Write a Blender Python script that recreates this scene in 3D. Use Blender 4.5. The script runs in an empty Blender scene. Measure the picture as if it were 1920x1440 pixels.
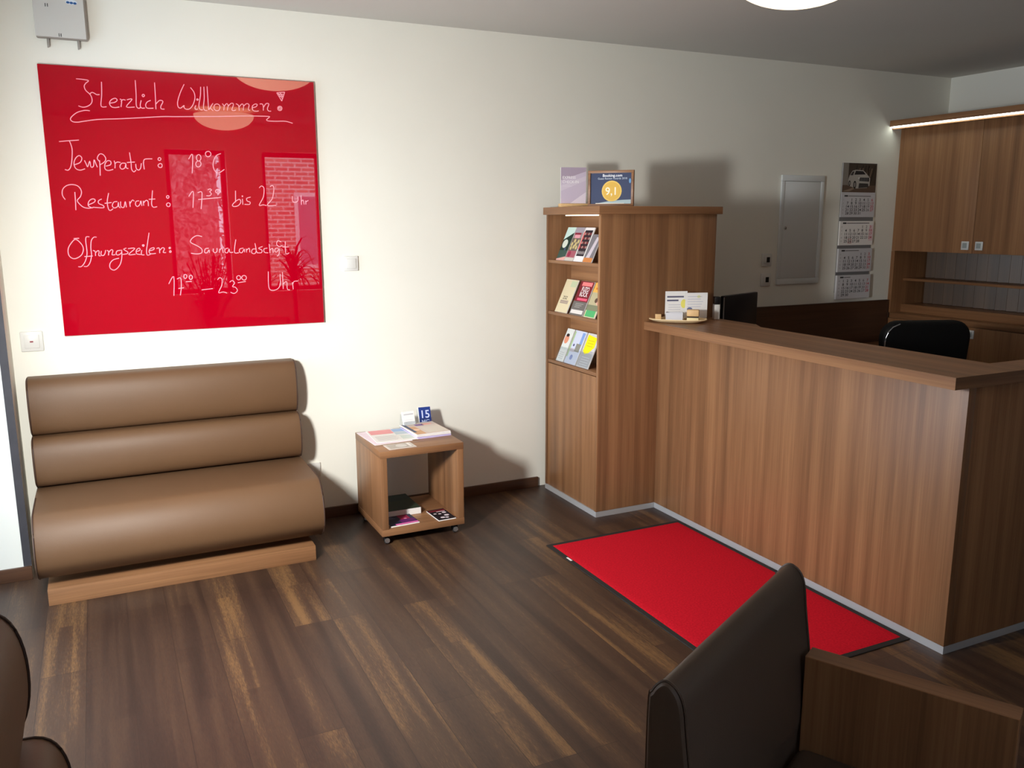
import bpy, bmesh, math, random
from mathutils import Matrix, Vector, Euler

# ---------------------------------------------------------------- camera, world, lights, exposure
sc = bpy.context.scene
COL = sc.collection
sc.view_settings.view_transform = 'Standard'
sc.view_settings.look = 'None'
sc.view_settings.gamma = 1.0
sc.view_settings.exposure = 0.0
sc.view_settings.use_curve_mapping = False

cam_d = bpy.data.cameras.new('camera')
cam_d.sensor_width = 36.0
cam_d.lens = 29.93
cam_d.clip_start = 0.05
cam = bpy.data.objects.new('camera', cam_d)
COL.objects.link(cam)
cam.matrix_world = Matrix(((0.900136, 0.084526, -0.427329, 0.0),
                           (-0.435602, 0.169085, -0.884116, -4.584),
                           (-0.002476, 0.98197, 0.189019, 1.65), (0, 0, 0, 1)))
sc.camera = cam

world = bpy.data.worlds.new('world')
sc.world = world
world.use_nodes = True
world.node_tree.nodes['Background'].inputs[0].default_value = (0.64, 0.79, 1.0, 1)
world.node_tree.nodes['Background'].inputs[1].default_value = 6.0


def area_light(name, loc, direction, power, sx, sy, color, shape='RECTANGLE', spread=180):
    d = bpy.data.lights.new(name, 'AREA')
    d.shape = shape
    d.size = sx
    d.size_y = sy
    d.energy = power
    d.color = color
    d.spread = math.radians(spread)
    o = bpy.data.objects.new(name, d)
    COL.objects.link(o)
    o.location = loc
    o.rotation_euler = Vector(direction).to_track_quat('-Z', 'Y').to_euler()
    return o


# low winter sun bouncing in through the side window, left of the picture
area_light('daylight_side_window', (-0.35, -2.20, 1.55), (0.66, 0.66, -0.42), 61, 0.20, 0.34, (1.0, 0.985, 0.94), 'ELLIPSE', 142)
# the sky outside is sampled through the window openings
for nm, lo, di, sx, sy in (('portal_street', (1.05, -5.595, 1.63), (0, 1, 0), 0.62, 1.54),
                           ('portal_street', (2.07, -5.595, 1.63), (0, 1, 0), 0.66, 1.54),
                           ('portal_passage', (-1.74, -1.02, 1.22), (1, 0, 0), 1.62, 2.40),
                           ('portal_side', (-0.595, -2.24, 1.525), (1, 0, 0), 0.76, 1.11)):
    area_light(nm, lo, di, 1.0, sx, sy, (1, 1, 1)).data.cycles.is_portal = True

sc.cycles.max_bounces = 8
sc.cycles.diffuse_bounces = 5
sc.cycles.glossy_bounces = 4
sc.cycles.transparent_max_bounces = 8
sc.cycles.use_denoising = True
sc.cycles.sample_clamp_indirect = 4.0
sc.cycles.caustics_reflective = False
sc.cycles.caustics_refractive = False

random.seed(7)
PI = math.pi


# ---------------------------------------------------------------- materials
def s2l(c):
    return tuple((v / 12.92 if v <= 0.04045 else ((v + 0.055) / 1.055) ** 2.4) for v in c)


def rgb(r, g, b):
    return s2l((r / 255, g / 255, b / 255)) + (1.0,)


def plain(name, col, rough=0.5, spec=0.4, metal=0.0, noise=0.0, nscale=30.0, bump=0.0, bscale=200.0, coat=0.0, coat_rough=0.05, coat_ior=1.5):
    m = bpy.data.materials.new(name)
    m.use_nodes = True
    nt = m.node_tree
    b = nt.nodes['Principled BSDF']
    b.inputs['Base Color'].default_value = col
    b.inputs['Roughness'].default_value = rough
    b.inputs['Specular IOR Level'].default_value = spec
    b.inputs['Metallic'].default_value = metal
    b.inputs['Coat Weight'].default_value = coat
    b.inputs['Coat Roughness'].default_value = coat_rough
    b.inputs['Coat IOR'].default_value = coat_ior
    tc = nt.nodes.new('ShaderNodeTexCoord')
    if noise > 0:
        n = nt.nodes.new('ShaderNodeTexNoise')
        n.inputs['Scale'].default_value = nscale
        n.inputs['Detail'].default_value = 4
        nt.links.new(tc.outputs['Object'], n.inputs['Vector'])
        r = nt.nodes.new('ShaderNodeMapRange')
        r.inputs[1].default_value = 0.3
        r.inputs[2].default_value = 0.7
        r.inputs[3].default_value = 1 - noise
        r.inputs[4].default_value = 1 + noise
        nt.links.new(n.outputs['Fac'], r.inputs[0])
        mx = nt.nodes.new('ShaderNodeVectorMath')
        mx.operation = 'SCALE'
        mx.inputs[0].default_value = col[:3]
        nt.links.new(r.outputs[0], mx.inputs['Scale'])
        nt.links.new(mx.outputs[0], b.inputs['Base Color'])
    if bump > 0:
        n2 = nt.nodes.new('ShaderNodeTexNoise')
        n2.inputs['Scale'].default_value = bscale
        n2.inputs['Detail'].default_value = 3
        nt.links.new(tc.outputs['Object'], n2.inputs['Vector'])
        bp = nt.nodes.new('ShaderNodeBump')
        bp.inputs['Strength'].default_value = bump
        bp.inputs['Distance'].default_value = 0.003
        nt.links.new(n2.outputs['Fac'], bp.inputs['Height'])
        nt.links.new(bp.outputs[0], b.inputs['Normal'])
    return m


def emit(name, col, strength):
    m = bpy.data.materials.new(name)
    m.use_nodes = True
    nt = m.node_tree
    b = nt.nodes['Principled BSDF']
    b.inputs['Base Color'].default_value = col
    b.inputs['Emission Color'].default_value = col
    b.inputs['Emission Strength'].default_value = strength
    return m


def wood(name, axis, dark, mid, light, rough=0.38, off=0.0):
    """laminate: staves and fine pores running along one axis (0 x, 1 y, 2 z)"""
    m = bpy.data.materials.new(name)
    m.use_nodes = True
    nt = m.node_tree
    b = nt.nodes['Principled BSDF']
    tc = nt.nodes.new('ShaderNodeTexCoord')
    # edge banding: on faces square to the grain the figure runs along the edge instead
    other = 1 if axis == 0 else 0
    sn = nt.nodes.new('ShaderNodeSeparateXYZ'); nt.links.new(tc.outputs['Normal'], sn.inputs[0])
    ab = nt.nodes.new('ShaderNodeMath'); ab.operation = 'ABSOLUTE'; nt.links.new(sn.outputs[axis], ab.inputs[0])
    gt = nt.nodes.new('ShaderNodeMath'); gt.operation = 'GREATER_THAN'; gt.inputs[1].default_value = 0.7
    nt.links.new(ab.outputs[0], gt.inputs[0])
    sp = nt.nodes.new('ShaderNodeSeparateXYZ'); nt.links.new(tc.outputs['Object'], sp.inputs[0])
    cb = nt.nodes.new('ShaderNodeCombineXYZ')
    for i in range(3):
        if i == axis or i == other:
            mxn = nt.nodes.new('ShaderNodeMix')
            nt.links.new(gt.outputs[0], mxn.inputs[0])
            nt.links.new(sp.outputs[i], mxn.inputs[2])
            nt.links.new(sp.outputs[other if i == axis else axis], mxn.inputs[3])
            nt.links.new(mxn.outputs[0], cb.inputs[i])
        else:
            nt.links.new(sp.outputs[i], cb.inputs[i])

    def noise(sc_across, sc_along, detail, dist=0.0):
        mp = nt.nodes.new('ShaderNodeMapping')
        s = [sc_across] * 3
        s[axis] = sc_along
        mp.inputs['Scale'].default_value = s
        mp.inputs['Location'].default_value = (off, off * 1.7, off * 0.6)
        nt.links.new(cb.outputs[0], mp.inputs['Vector'])
        n = nt.nodes.new('ShaderNodeTexNoise')
        n.inputs['Scale'].default_value = 1.0
        n.inputs['Detail'].default_value = detail
        n.inputs['Roughness'].default_value = 0.55
        n.inputs['Distortion'].default_value = dist
        nt.links.new(mp.outputs[0], n.inputs['Vector'])
        return n
    staves = noise(11, 0.25, 1.0)
    broad = noise(30, 0.8, 3.0, 0.25)
    fine = noise(170, 2.6, 4.0)
    a1 = nt.nodes.new('ShaderNodeMath'); a1.operation = 'MULTIPLY_ADD'
    a1.inputs[1].default_value = 0.74
    nt.links.new(staves.outputs['Fac'], a1.inputs[0])
    a2 = nt.nodes.new('ShaderNodeMath'); a2.operation = 'MULTIPLY'
    a2.inputs[1].default_value = 0.56
    nt.links.new(broad.outputs['Fac'], a2.inputs[0])
    nt.links.new(a2.outputs[0], a1.inputs[2])
    a3 = nt.nodes.new('ShaderNodeMath'); a3.operation = 'MULTIPLY_ADD'
    a3.inputs[1].default_value = 0.46
    nt.links.new(fine.outputs['Fac'], a3.inputs[0])
    nt.links.new(a1.outputs[0], a3.inputs[2])
    cr = nt.nodes.new('ShaderNodeValToRGB')
    e = cr.color_ramp.elements
    e[0].position = 0.72; e[0].color = dark
    e[1].position = 1.30; e[1].color = light
    k = cr.color_ramp.elements.new(0.99); k.color = mid
    # ramp is 0..1: rescale
    mr = nt.nodes.new('ShaderNodeMapRange')
    mr.inputs[1].default_value = 0.40; mr.inputs[2].default_value = 1.36
    nt.links.new(a3.outputs[0], mr.inputs[0])
    e[0].position = 0.18; k.position = 0.5
    cr.color_ramp.elements[-1].position = 0.84
    nt.links.new(mr.outputs[0], cr.inputs[0])
    nt.links.new(cr.outputs[0], b.inputs['Base Color'])
    b.inputs['Roughness'].default_value = rough
    b.inputs['Specular IOR Level'].default_value = 0.35
    bp = nt.nodes.new('ShaderNodeBump')
    bp.inputs['Strength'].default_value = 0.05
    bp.inputs['Distance'].default_value = 0.002
    nt.links.new(fine.outputs['Fac'], bp.inputs['Height'])
    nt.links.new(bp.outputs[0], b.inputs['Normal'])
    return m


def floor_material():
    m = bpy.data.materials.new('dark_strip_parquet')
    m.use_nodes = True
    nt = m.node_tree
    L = nt.links
    b = nt.nodes['Principled BSDF']
    tc = nt.nodes.new('ShaderNodeTexCoord')

    def mapping(scale, loc=(0, 0, 0), rot=(0, 0, 0)):
        mp = nt.nodes.new('ShaderNodeMapping')
        mp.inputs['Scale'].default_value = scale
        mp.inputs['Location'].default_value = loc
        mp.inputs['Rotation'].default_value = rot
        L.new(tc.outputs['Object'], mp.inputs['Vector'])
        return mp
    mp = mapping((1, 1, 1), (0.0, 0.007, 0), (0, 0, PI / 2))

    def bricks(w, h, mortar):
        br = nt.nodes.new('ShaderNodeTexBrick')
        br.inputs['Scale'].default_value = 1.0
        br.inputs['Brick Width'].default_value = w
        br.inputs['Row Height'].default_value = h
        br.inputs['Mortar Size'].default_value = mortar
        br.inputs['Mortar Smooth'].default_value = 0.1
        br.inputs['Bias'].default_value = 0.0
        br.inputs['Color1'].default_value = (0, 0, 0, 1)
        br.inputs['Color2'].default_value = (1, 1, 1, 1)
        br.inputs['Mortar'].default_value = (0.25, 0.25, 0.25, 1)
        br.offset = 0.37
        br.offset_frequency = 3
        L.new(mp.outputs[0], br.inputs['Vector'])
        return br
    planks = bricks(1.25, 0.155, 0.0012)
    strips = bricks(0.83, 0.0517, 0.0)
    g1 = nt.nodes.new('ShaderNodeTexNoise')
    g1.inputs['Scale'].default_value = 1.0; g1.inputs['Detail'].default_value = 3
    L.new(mapping((16, 0.8, 1)).outputs[0], g1.inputs['Vector'])
    g2 = nt.nodes.new('ShaderNodeTexNoise')
    g2.inputs['Scale'].default_value = 1.0; g2.inputs['Detail'].default_value = 4
    g2.inputs['Roughness'].default_value = 0.7
    L.new(mapping((260, 30, 1)).outputs[0], g2.inputs['Vector'])
    s1 = nt.nodes.new('ShaderNodeMath'); s1.operation = 'MULTIPLY_ADD'; s1.inputs[1].default_value = 0.20
    L.new(planks.outputs['Color'], s1.inputs[0])
    s2 = nt.nodes.new('ShaderNodeMath'); s2.operation = 'MULTIPLY'; s2.inputs[1].default_value = 0.80
    L.new(g1.outputs['Fac'], s2.inputs[0]); L.new(s2.outputs[0], s1.inputs[2])
    s3 = nt.nodes.new('ShaderNodeMath'); s3.operation = 'MULTIPLY_ADD'; s3.inputs[1].default_value = 0.46
    L.new(g2.outputs['Fac'], s3.inputs[0]); L.new(s1.outputs[0], s3.inputs[2])
    s4 = nt.nodes.new('ShaderNodeMath'); s4.operation = 'MULTIPLY_ADD'; s4.inputs[1].default_value = 0.10
    L.new(strips.outputs['Color'], s4.inputs[0]); L.new(s3.outputs[0], s4.inputs[2])
    cr = nt.nodes.new('ShaderNodeValToRGB')
    e = cr.color_ramp.elements
    e[0].position = 0.42; e[0].color = rgb(34, 23, 18)
    e[1].position = 1.02; e[1].color = rgb(112, 82, 52)
    k = e.new(0.66); k.color = rgb(54, 37, 29)
    k = e.new(0.84); k.color = rgb(70, 50, 37)
    L.new(s4.outputs[0], cr.inputs[0])
    mixm = nt.nodes.new('ShaderNodeMix'); mixm.data_type = 'RGBA'
    L.new(planks.outputs['Fac'], mixm.inputs['Factor'])
    L.new(cr.outputs[0], mixm.inputs['A'])
    mixm.inputs['B'].default_value = rgb(44, 30, 23)
    L.new(mixm.outputs['Result'], b.inputs['Base Color'])
    b.inputs['Roughness'].default_value = 0.42
    b.inputs['Specular IOR Level'].default_value = 0.5
    bp = nt.nodes.new('ShaderNodeBump')
    bp.inputs['Strength'].default_value = 0.12; bp.inputs['Distance'].default_value = 0.002
    L.new(g2.outputs['Fac'], bp.inputs['Height'])
    L.new(bp.outputs[0], b.inputs['Normal'])
    return m


def brick_material():
    m = bpy.data.materials.new('red_brick_wall')
    m.use_nodes = True
    nt = m.node_tree
    b = nt.nodes['Principled BSDF']
    tc = nt.nodes.new('ShaderNodeTexCoord')
    mp = nt.nodes.new('ShaderNodeMapping')
    mp.inputs['Rotation'].default_value = (PI / 2, 0, 0)
    nt.links.new(tc.outputs['Object'], mp.inputs['Vector'])
    br = nt.nodes.new('ShaderNodeTexBrick')
    br.inputs['Scale'].default_value = 1.0
    br.inputs['Brick Width'].default_value = 0.26
    br.inputs['Row Height'].default_value = 0.085
    br.inputs['Mortar Size'].default_value = 0.016
    br.inputs['Color1'].default_value = rgb(190, 150, 130)
    br.inputs['Color2'].default_value = rgb(165, 120, 105)
    br.inputs['Mortar'].default_value = rgb(225, 215, 205)
    nt.links.new(mp.outputs[0], br.inputs['Vector'])
    nt.links.new(br.outputs['Color'], b.inputs['Base Color'])
    b.inputs['Roughness'].default_value = 0.9
    return m


def clear_material(name, tint, gloss=0.06):
    m = bpy.data.materials.new(name)
    m.use_nodes = True
    nt = m.node_tree
    nt.nodes.remove(nt.nodes['Principled BSDF'])
    out = nt.nodes['Material Output']
    t = nt.nodes.new('ShaderNodeBsdfTransparent'); t.inputs[0].default_value = tint
    g = nt.nodes.new('ShaderNodeBsdfGlossy'); g.inputs['Roughness'].default_value = 0.05
    mx = nt.nodes.new('ShaderNodeMixShader'); mx.inputs[0].default_value = gloss
    nt.links.new(t.outputs[0], mx.inputs[1]); nt.links.new(g.outputs[0], mx.inputs[2])
    nt.links.new(mx.outputs[0], out.inputs['Surface'])
    return m


W_D, W_M, W_L = rgb(106, 74, 50), rgb(138, 98, 67), rgb(166, 122, 84)
M = {}
M['wall'] = plain('cream_wall_paint', rgb(235, 234, 224), 0.85, 0.2, noise=0.012, nscale=3, bump=0.06, bscale=260)
M['ceiling'] = plain('ceiling_paint', rgb(206, 203, 196), 0.9, 0.15, noise=0.012, nscale=2)
M['floor'] = floor_material()
M['wood_z'] = wood('walnut_laminate_upright', 2, W_D, W_M, W_L)
M['wood_z2'] = wood('walnut_laminate_upright_b', 2, W_D, W_M, W_L, off=3.7)
M['wood_y'] = wood('walnut_laminate_along_y', 1, W_D, W_M, W_L)
M['wood_x'] = wood('walnut_laminate_along_x', 0, W_D, W_M, W_L)
M['wood_dark'] = wood('dark_walnut_board', 0, rgb(62, 40, 29), rgb(80, 54, 39), rgb(98, 68, 49))
M['divider'] = wood('grey_brown_divider', 2, rgb(64, 46, 31), rgb(80, 58, 40), rgb(98, 74, 54))
M['leather'] = plain('brown_leatherette', rgb(100, 72, 48), 0.54, 0.45, noise=0.03, nscale=6, bump=0.10, bscale=420)
M['leather_dark'] = plain('dark_brown_leatherette', rgb(80, 66, 56), 0.45, 0.45, noise=0.03, nscale=6, bump=0.10, bscale=420)
M['seam'] = plain('dark_seam', rgb(62, 42, 32), 0.6)
M['alu'] = plain('brushed_aluminium', rgb(188, 188, 190), 0.38, 0.5, metal=0.3)
M['satin'] = plain('satin_nickel', rgb(205, 207, 205), 0.35, 0.5, metal=0.1)
M['chrome'] = plain('satin_chrome', rgb(215, 218, 222), 0.22, 0.5, metal=0.9)
M['strip_grey'] = plain('grey_metal_profile', rgb(66, 64, 68), 0.55, 0.3, metal=0.1, noise=0.08, nscale=14)
M['red_glass'] = plain('red_glass', rgb(172, 0, 27), 0.5, 0.0, coat=1.0, coat_rough=0.0, coat_ior=1.9)
M['board_edge'] = plain('glass_edge', rgb(150, 110, 112), 0.2, 0.5)
M['chalk'] = plain('white_chalk_marker', rgb(250, 172, 184), 0.7, 0.1)
M['mat_red'] = plain('red_carpet_pile', rgb(198, 26, 42), 0.95, 0.05, noise=0.16, nscale=120, bump=0.5, bscale=500)
M['rubber'] = plain('black_rubber', rgb(38, 37, 36), 0.7, 0.3)
M['white_plastic'] = plain('white_plastic', rgb(218, 218, 214), 0.35, 0.4)
M['grey_plastic'] = plain('pale_grey_plastic', rgb(198, 196, 190), 0.45, 0.4)
M['grey_side'] = plain('grey_plastic_side', rgb(150, 144, 136), 0.5, 0.4)
M['panel_white'] = plain('white_enamel', rgb(220, 225, 226), 0.35, 0.4)
M['black_plastic'] = plain('black_plastic', rgb(14, 14, 16), 0.4, 0.4)
M['black_leather'] = plain('black_leather', rgb(7, 7, 8), 0.65, 0.25, bump=0.1, bscale=300)
M['screen'] = plain('dark_monitor_back', rgb(24, 26, 32), 0.35, 0.4)
M['paper'] = plain('white_paper', rgb(240, 238, 236), 0.6, 0.3)
M['paper_grey'] = plain('grey_paper', rgb(205, 205, 210), 0.6, 0.3)
M['acrylic'] = clear_material('clear_acrylic', (0.93, 0.95, 0.96, 1), 0.07)
M['glass'] = clear_material('window_glass', (0.93, 0.95, 0.95, 1), 0.05)
M['lamp_glass'] = emit('opal_lamp_glass', (1.0, 0.76, 0.50, 1), 2.5)
M['led'] = emit('white_led', (1.0, 0.86, 0.62, 1), 4.5)
M['led_cold'] = emit('cool_white_led', (0.90, 1.0, 0.92, 1), 9.0)
M['frame_white'] = plain('window_frame_paint', rgb(150, 60, 50), 0.4)
M['brick'] = brick_material()
M['leaf'] = plain('green_leaf', rgb(58, 84, 44), 0.6, 0.3, noise=0.2, nscale=30)
M['autumn'] = plain('autumn_foliage', rgb(190, 150, 150), 0.8, 0.1, noise=0.5, nscale=9)
M['bark'] = plain('bark', rgb(90, 70, 60), 0.9)
M['terracotta'] = plain('terracotta', rgb(150, 90, 66), 0.8)
M['ground'] = plain('paving', rgb(180, 172, 164), 0.9)
M['pale_wood'] = plain('pale_beech', rgb(222, 184, 132), 0.5, 0.3, noise=0.06, nscale=40)
_flat = {}


def ink(r, g, b, rough=0.55):
    k = (r, g, b, rough)
    if k not in _flat:
        _flat[k] = plain('ink_%d_%d_%d' % (r, g, b), rgb(r, g, b), rough, 0.3)
    return _flat[k]


# ---------------------------------------------------------------- mesh builder
_glyph = {}


def glyphs(body, align='CENTER'):
    k = (body, align)
    if k not in _glyph:
        cu = bpy.data.curves.new('txt', 'FONT')
        cu.body = body
        cu.align_x = align
        cu.size = 1.0
        cu.resolution_u = 3
        cu.offset = 0.012
        o = bpy.data.objects.new('txt', cu)
        COL.objects.link(o)
        bpy.context.view_layer.update()
        me = o.evaluated_get(bpy.context.evaluated_depsgraph_get()).to_mesh()
        vs = [tuple(v.co) for v in me.vertices]
        fs = [tuple(p.vertices) for p in me.polygons]
        bpy.data.objects.remove(o)
        bpy.data.curves.remove(cu)
        _glyph[k] = (vs, fs)
    return _glyph[k]


class MB:
    """collects shapes into ONE mesh"""

    def __init__(self):
        self.v, self.f, self.mi, self.mats = [], [], [], []

    def slot(self, m):
        if m not in self.mats:
            self.mats.append(m)
        return self.mats.index(m)

    def add(self, vs, fs, m, mat4=None):
        n = len(self.v)
        if mat4 is not None:
            vs = [tuple(mat4 @ Vector(p)) for p in vs]
        self.v += [tuple(p) for p in vs]
        s = self.slot(m)
        for f in fs:
            self.f.append(tuple(n + i for i in f))
            self.mi.append(s)
        return self

    def frombm(self, bm, m, mat4=None):
        bm.verts.index_update()
        self.add([v.co[:] for v in bm.verts], [[v.index for v in f.verts] for f in bm.faces], m, mat4)
        bm.free()
        return self

    def box(self, x0, x1, y0, y1, z0, z1, m, bev=0.0, seg=2, mat4=None):
        bm = bmesh.new()
        bmesh.ops.create_cube(bm, size=1.0)
        for v in bm.verts:
            v.co = ((x0 + x1) / 2 + v.co.x * (x1 - x0), (y0 + y1) / 2 + v.co.y * (y1 - y0), (z0 + z1) / 2 + v.co.z * (z1 - z0))
        if bev > 0:
            bev = min(bev, 0.45 * min(abs(x1 - x0), abs(y1 - y0), abs(z1 - z0)))
            bmesh.ops.bevel(bm, geom=bm.edges[:], offset=bev, segments=seg, affect='EDGES', profile=0.5)
        return self.frombm(bm, m, mat4)

    def prism(self, prof, axis, a0, a1, m, bev=0.0, seg=2, mat4=None):
        """prof: 2D points; axis 'x' -> (y,z), 'y' -> (x,z), 'z' -> (x,y)"""
        def p3(p, a):
            return {'x': (a, p[0], p[1]), 'y': (p[0], a, p[1]), 'z': (p[0], p[1], a)}[axis]
        bm = bmesh.new()
        A = [bm.verts.new(p3(p, a0)) for p in prof]
        B = [bm.verts.new(p3(p, a1)) for p in prof]
        n = len(prof)
        for i in range(n):
            j = (i + 1) % n
            bm.faces.new((A[i], A[j], B[j], B[i]))
        ca = bm.faces.new(A[::-1]); cb = bm.faces.new(B)
        bmesh.ops.recalc_face_normals(bm, faces=bm.faces[:])
        if bev > 0:
            ed = list(set(list(ca.edges) + list(cb.edges)))
            bmesh.ops.bevel(bm, geom=ed, offset=bev, segments=seg, affect='EDGES', profile=0.5)
        return self.frombm(bm, m, mat4)

    def lathe(self, prof, m, n=32, cx=0, cy=0, mat4=None):
        vs, fs = [], []
        for r, z in prof:
            for i in range(n):
                a = 2 * PI * i / n
                vs.append((cx + r * math.cos(a), cy + r * math.sin(a), z))
        for k in range(len(prof) - 1):
            for i in range(n):
                j = (i + 1) % n
                fs.append((k * n + i, k * n + j, (k + 1) * n + j, (k + 1) * n + i))
        fs.append(tuple(range(n))[::-1])
        fs.append(tuple((len(prof) - 1) * n + i for i in range(n)))
        return self.add(vs, fs, m, mat4)

    def tube(self, pts, r, m, n=6, flat=None, closed=False):
        """round tube; flat=(r_in_plane, r_y) squashes it against the xz plane"""
        pts = [Vector(p) for p in pts]
        vs, fs = [], []
        N = len(pts)
        for i, p in enumerate(pts):
            t = (pts[min(i + 1, N - 1)] - pts[max(i - 1, 0)])
            if t.length < 1e-9:
                t = Vector((0, 0, 1))
            t.normalize()
            if flat:
                b = Vector((0, 1, 0))
                a = t.cross(b)
                if a.length < 1e-6:
                    a = Vector((1, 0, 0))
                a.normalize()
                ra, rb = flat
            else:
                up = Vector((0, 0, 1)) if abs(t.z) < 0.9 else Vector((1, 0, 0))
                a = t.cross(up).normalized()
                b = t.cross(a).normalized()
                rr = r[i] if isinstance(r, (list, tuple)) else r
                ra = rb = rr
            for k in range(n):
                an = 2 * PI * k / n
                vs.append(p + a * math.cos(an) * ra + b * math.sin(an) * rb)
        for i in range(N - 1):
            for k in range(n):
                j = (k + 1) % n
                fs.append((i * n + k, i * n + j, (i + 1) * n + j, (i + 1) * n + k))
        fs.append(tuple(range(n))[::-1])
        fs.append(tuple((N - 1) * n + k for k in range(n)))
        return self.add(vs, fs, m)

    # ---- print on an upright face: x right, z up, facing -y at depth y
    def rect(self, x0, x1, z0, z1, y, m):
        return self.add([(x0, y, z0), (x1, y, z0), (x1, y, z1), (x0, y, z1)], [(0, 1, 2, 3)], m)

    def poly(self, pts, y, m):
        return self.add([(a, y, b) for a, b in pts], [tuple(range(len(pts)))], m)

    def disc(self, x, z, rx, y, m, rz=None, n=24):
        rz = rz or rx
        return self.poly([(x + rx * math.cos(2 * PI * i / n), z + rz * math.sin(2 * PI * i / n)) for i in range(n)], y, m)

    def text(self, body, x, z, size, y, m, align='CENTER', sx=1.0):
        vs, fs = glyphs(body, align)
        return self.add([(x + a * size * sx, y, z + b * size) for a, b, c in vs], fs, m)

    def build(self, name, parent=None, loc=None, rot=None, smooth=True, angle=26):
        me = bpy.data.meshes.new(name)
        me.from_pydata(self.v, [], self.f)
        for m in self.mats:
            me.materials.append(m)
        me.polygons.foreach_set('material_index', self.mi)
        if smooth:
            me.polygons.foreach_set('use_smooth', [True] * len(self.f))
            me.set_sharp_from_angle(angle=math.radians(angle))
        me.update()
        o = bpy.data.objects.new(name, me)
        COL.objects.link(o)
        if parent is not None:
            o.parent = parent
        if loc is not None:
            o.location = loc
        if rot is not None:
            o.rotation_euler = rot
        return o


def tag(o, label, cat, group=None):
    o['label'] = label
    o['category'] = cat
    if group:
        o['group'] = group
    return o


def thing(name, label, cat, loc=(0, 0, 0), rot=(0, 0, 0), group=None):
    o = bpy.data.objects.new(name, None)
    o.empty_display_size = 0.1
    COL.objects.link(o)
    o.location = loc
    o.rotation_euler = rot
    return tag(o, label, cat, group)


def structure(o):
    o['kind'] = 'structure'
    return o


def copy_tree(o, parent=None):
    c = o.copy()
    COL.objects.link(c)
    if parent is not None:
        c.parent = parent
    for ch in list(o.children):
        copy_tree(ch, c)
    return c


def box1(name, x0, x1, y0, y1, z0, z1, m, parent=None, bev=0.0, label=None):
    o = MB().box(x0, x1, y0, y1, z0, z1, m, bev).build(name, parent)
    if label:
        o['label'] = label
    return o


def spline(pts, k=5):
    """Catmull-Rom through 2D points"""
    if len(pts) < 3:
        return pts
    P = [pts[0]] + list(pts) + [pts[-1]]
    if pts[0] == pts[-1]:
        P = [pts[-2]] + list(pts) + [pts[1]]
    out = []
    for i in range(1, len(P) - 2):
        p0, p1, p2, p3 = P[i - 1], P[i], P[i + 1], P[i + 2]
        for s in range(k):
            t = s / k
            out.append(tuple(0.5 * ((2 * p1[d]) + (-p0[d] + p2[d]) * t + (2 * p0[d] - 5 * p1[d] + 4 * p2[d] - p3[d]) * t * t + (-p0[d] + 3 * p1[d] - 3 * p2[d] + p3[d]) * t ** 3) for d in (0, 1)))
    out.append(pts[-1])
    return out

# ---------------------------------------------------------------- the room
XL, XR, YF, H = -0.40, 5.872, -5.40, 2.685
structure(box1('floor', -1.75, XR + 0.2, YF - 0.2, 0.2, -0.12, 0.0, M['floor']))
structure(box1('ceiling', -1.75, XR + 0.2, YF - 0.2, 0.2, H, H + 0.12, M['ceiling']))
structure(box1('wall_back', -0.393, XR + 0.2, 0.0, 0.2, 0.0, H, M['wall']))
structure(box1('wall_back_left', -1.75, -0.393, -0.21, 0.2, 0.0, H, M['wall']))
structure(box1('wall_right', XR, XR + 0.2, YF - 0.2, 0.0, 0.0, H, M['wall']))
structure(box1('wall_passage', -1.75, -1.55, -1.83, -0.21, 2.42, H, M['wall']))
w = MB()
for a in ((-5.6, -2.62, 0, H), (-1.86, -1.83, 0, H), (-2.62, -1.86, 0, 0.97), (-2.62, -1.86, 2.08, H)):
    w.box(XL - 0.2, XL, a[0], a[1], a[2], a[3], M['wall'])
w.box(-1.75, XL - 0.2, -1.98, -1.83, 0, H, M['wall'])
structure(w.build('wall_left'))
w = MB()
for a in ((-1.75, 0.74, 0, H), (1.36, 1.74, 0, H), (2.40, XR + 0.2, 0, H), (0.74, 1.36, 0, 0.86), (0.74, 1.36, 2.40, H), (1.74, 2.40, 0, 0.86), (1.74, 2.40, 2.40, H)):
    w.box(a[0], a[1], YF - 0.2, YF, a[2], a[3], M['wall'])
structure(w.build('wall_front'))
structure(box1('trim_1', -0.426, -0.3925, -0.2145, -0.2102, 0.066, H, M['strip_grey']))


def window(n, axis, a0, a1, z0, z1, at):
    m = MB()
    t = 0.05
    for (p0, p1, q0, q1) in ((a0, a1, z0, z0 + t), (a0, a1, z1 - t, z1), (a0, a0 + t, z0 + t, z1 - t), (a1 - t, a1, z0 + t, z1 - t)):
        if axis == 'x':
            m.box(p0, p1, at - 0.06, at, q0, q1, M['frame_white'], 0.006)
        else:
            m.box(at - 0.06, at, p0, p1, q0, q1, M['frame_white'], 0.006)
    o = structure(m.build('window_%d' % n))
    g = MB()
    if axis == 'x':
        g.box(a0 + t, a1 - t, at - 0.034, at - 0.028, z0 + t, z1 - t, M['glass'])
    else:
        g.box(at - 0.034, at - 0.028, a0 + t, a1 - t, z0 + t, z1 - t, M['glass'])
    g.build('pane', o)


window(1, 'x', 0.74, 1.36, 0.86, 2.40, YF - 0.10)
window(2, 'x', 1.74, 2.40, 0.86, 2.40, YF - 0.10)
window(3, 'y', -2.62, -1.86, 0.97, 2.08, XL - 0.12)
window(4, 'y', -1.83, -0.21, 0.0, 2.42, -1.60)  # unseen glazing, added to let cool sky light in from the left
structure(box1('baseboard_back', -0.390, 2.39, -0.016, -0.0005, 0.0, 0.062, M['wood_dark'], bev=0.002))
structure(box1('baseboard_left', -1.55, -0.393, -0.226, -0.2105, 0.0, 0.064, M['wood_dark'], bev=0.002))

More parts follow.
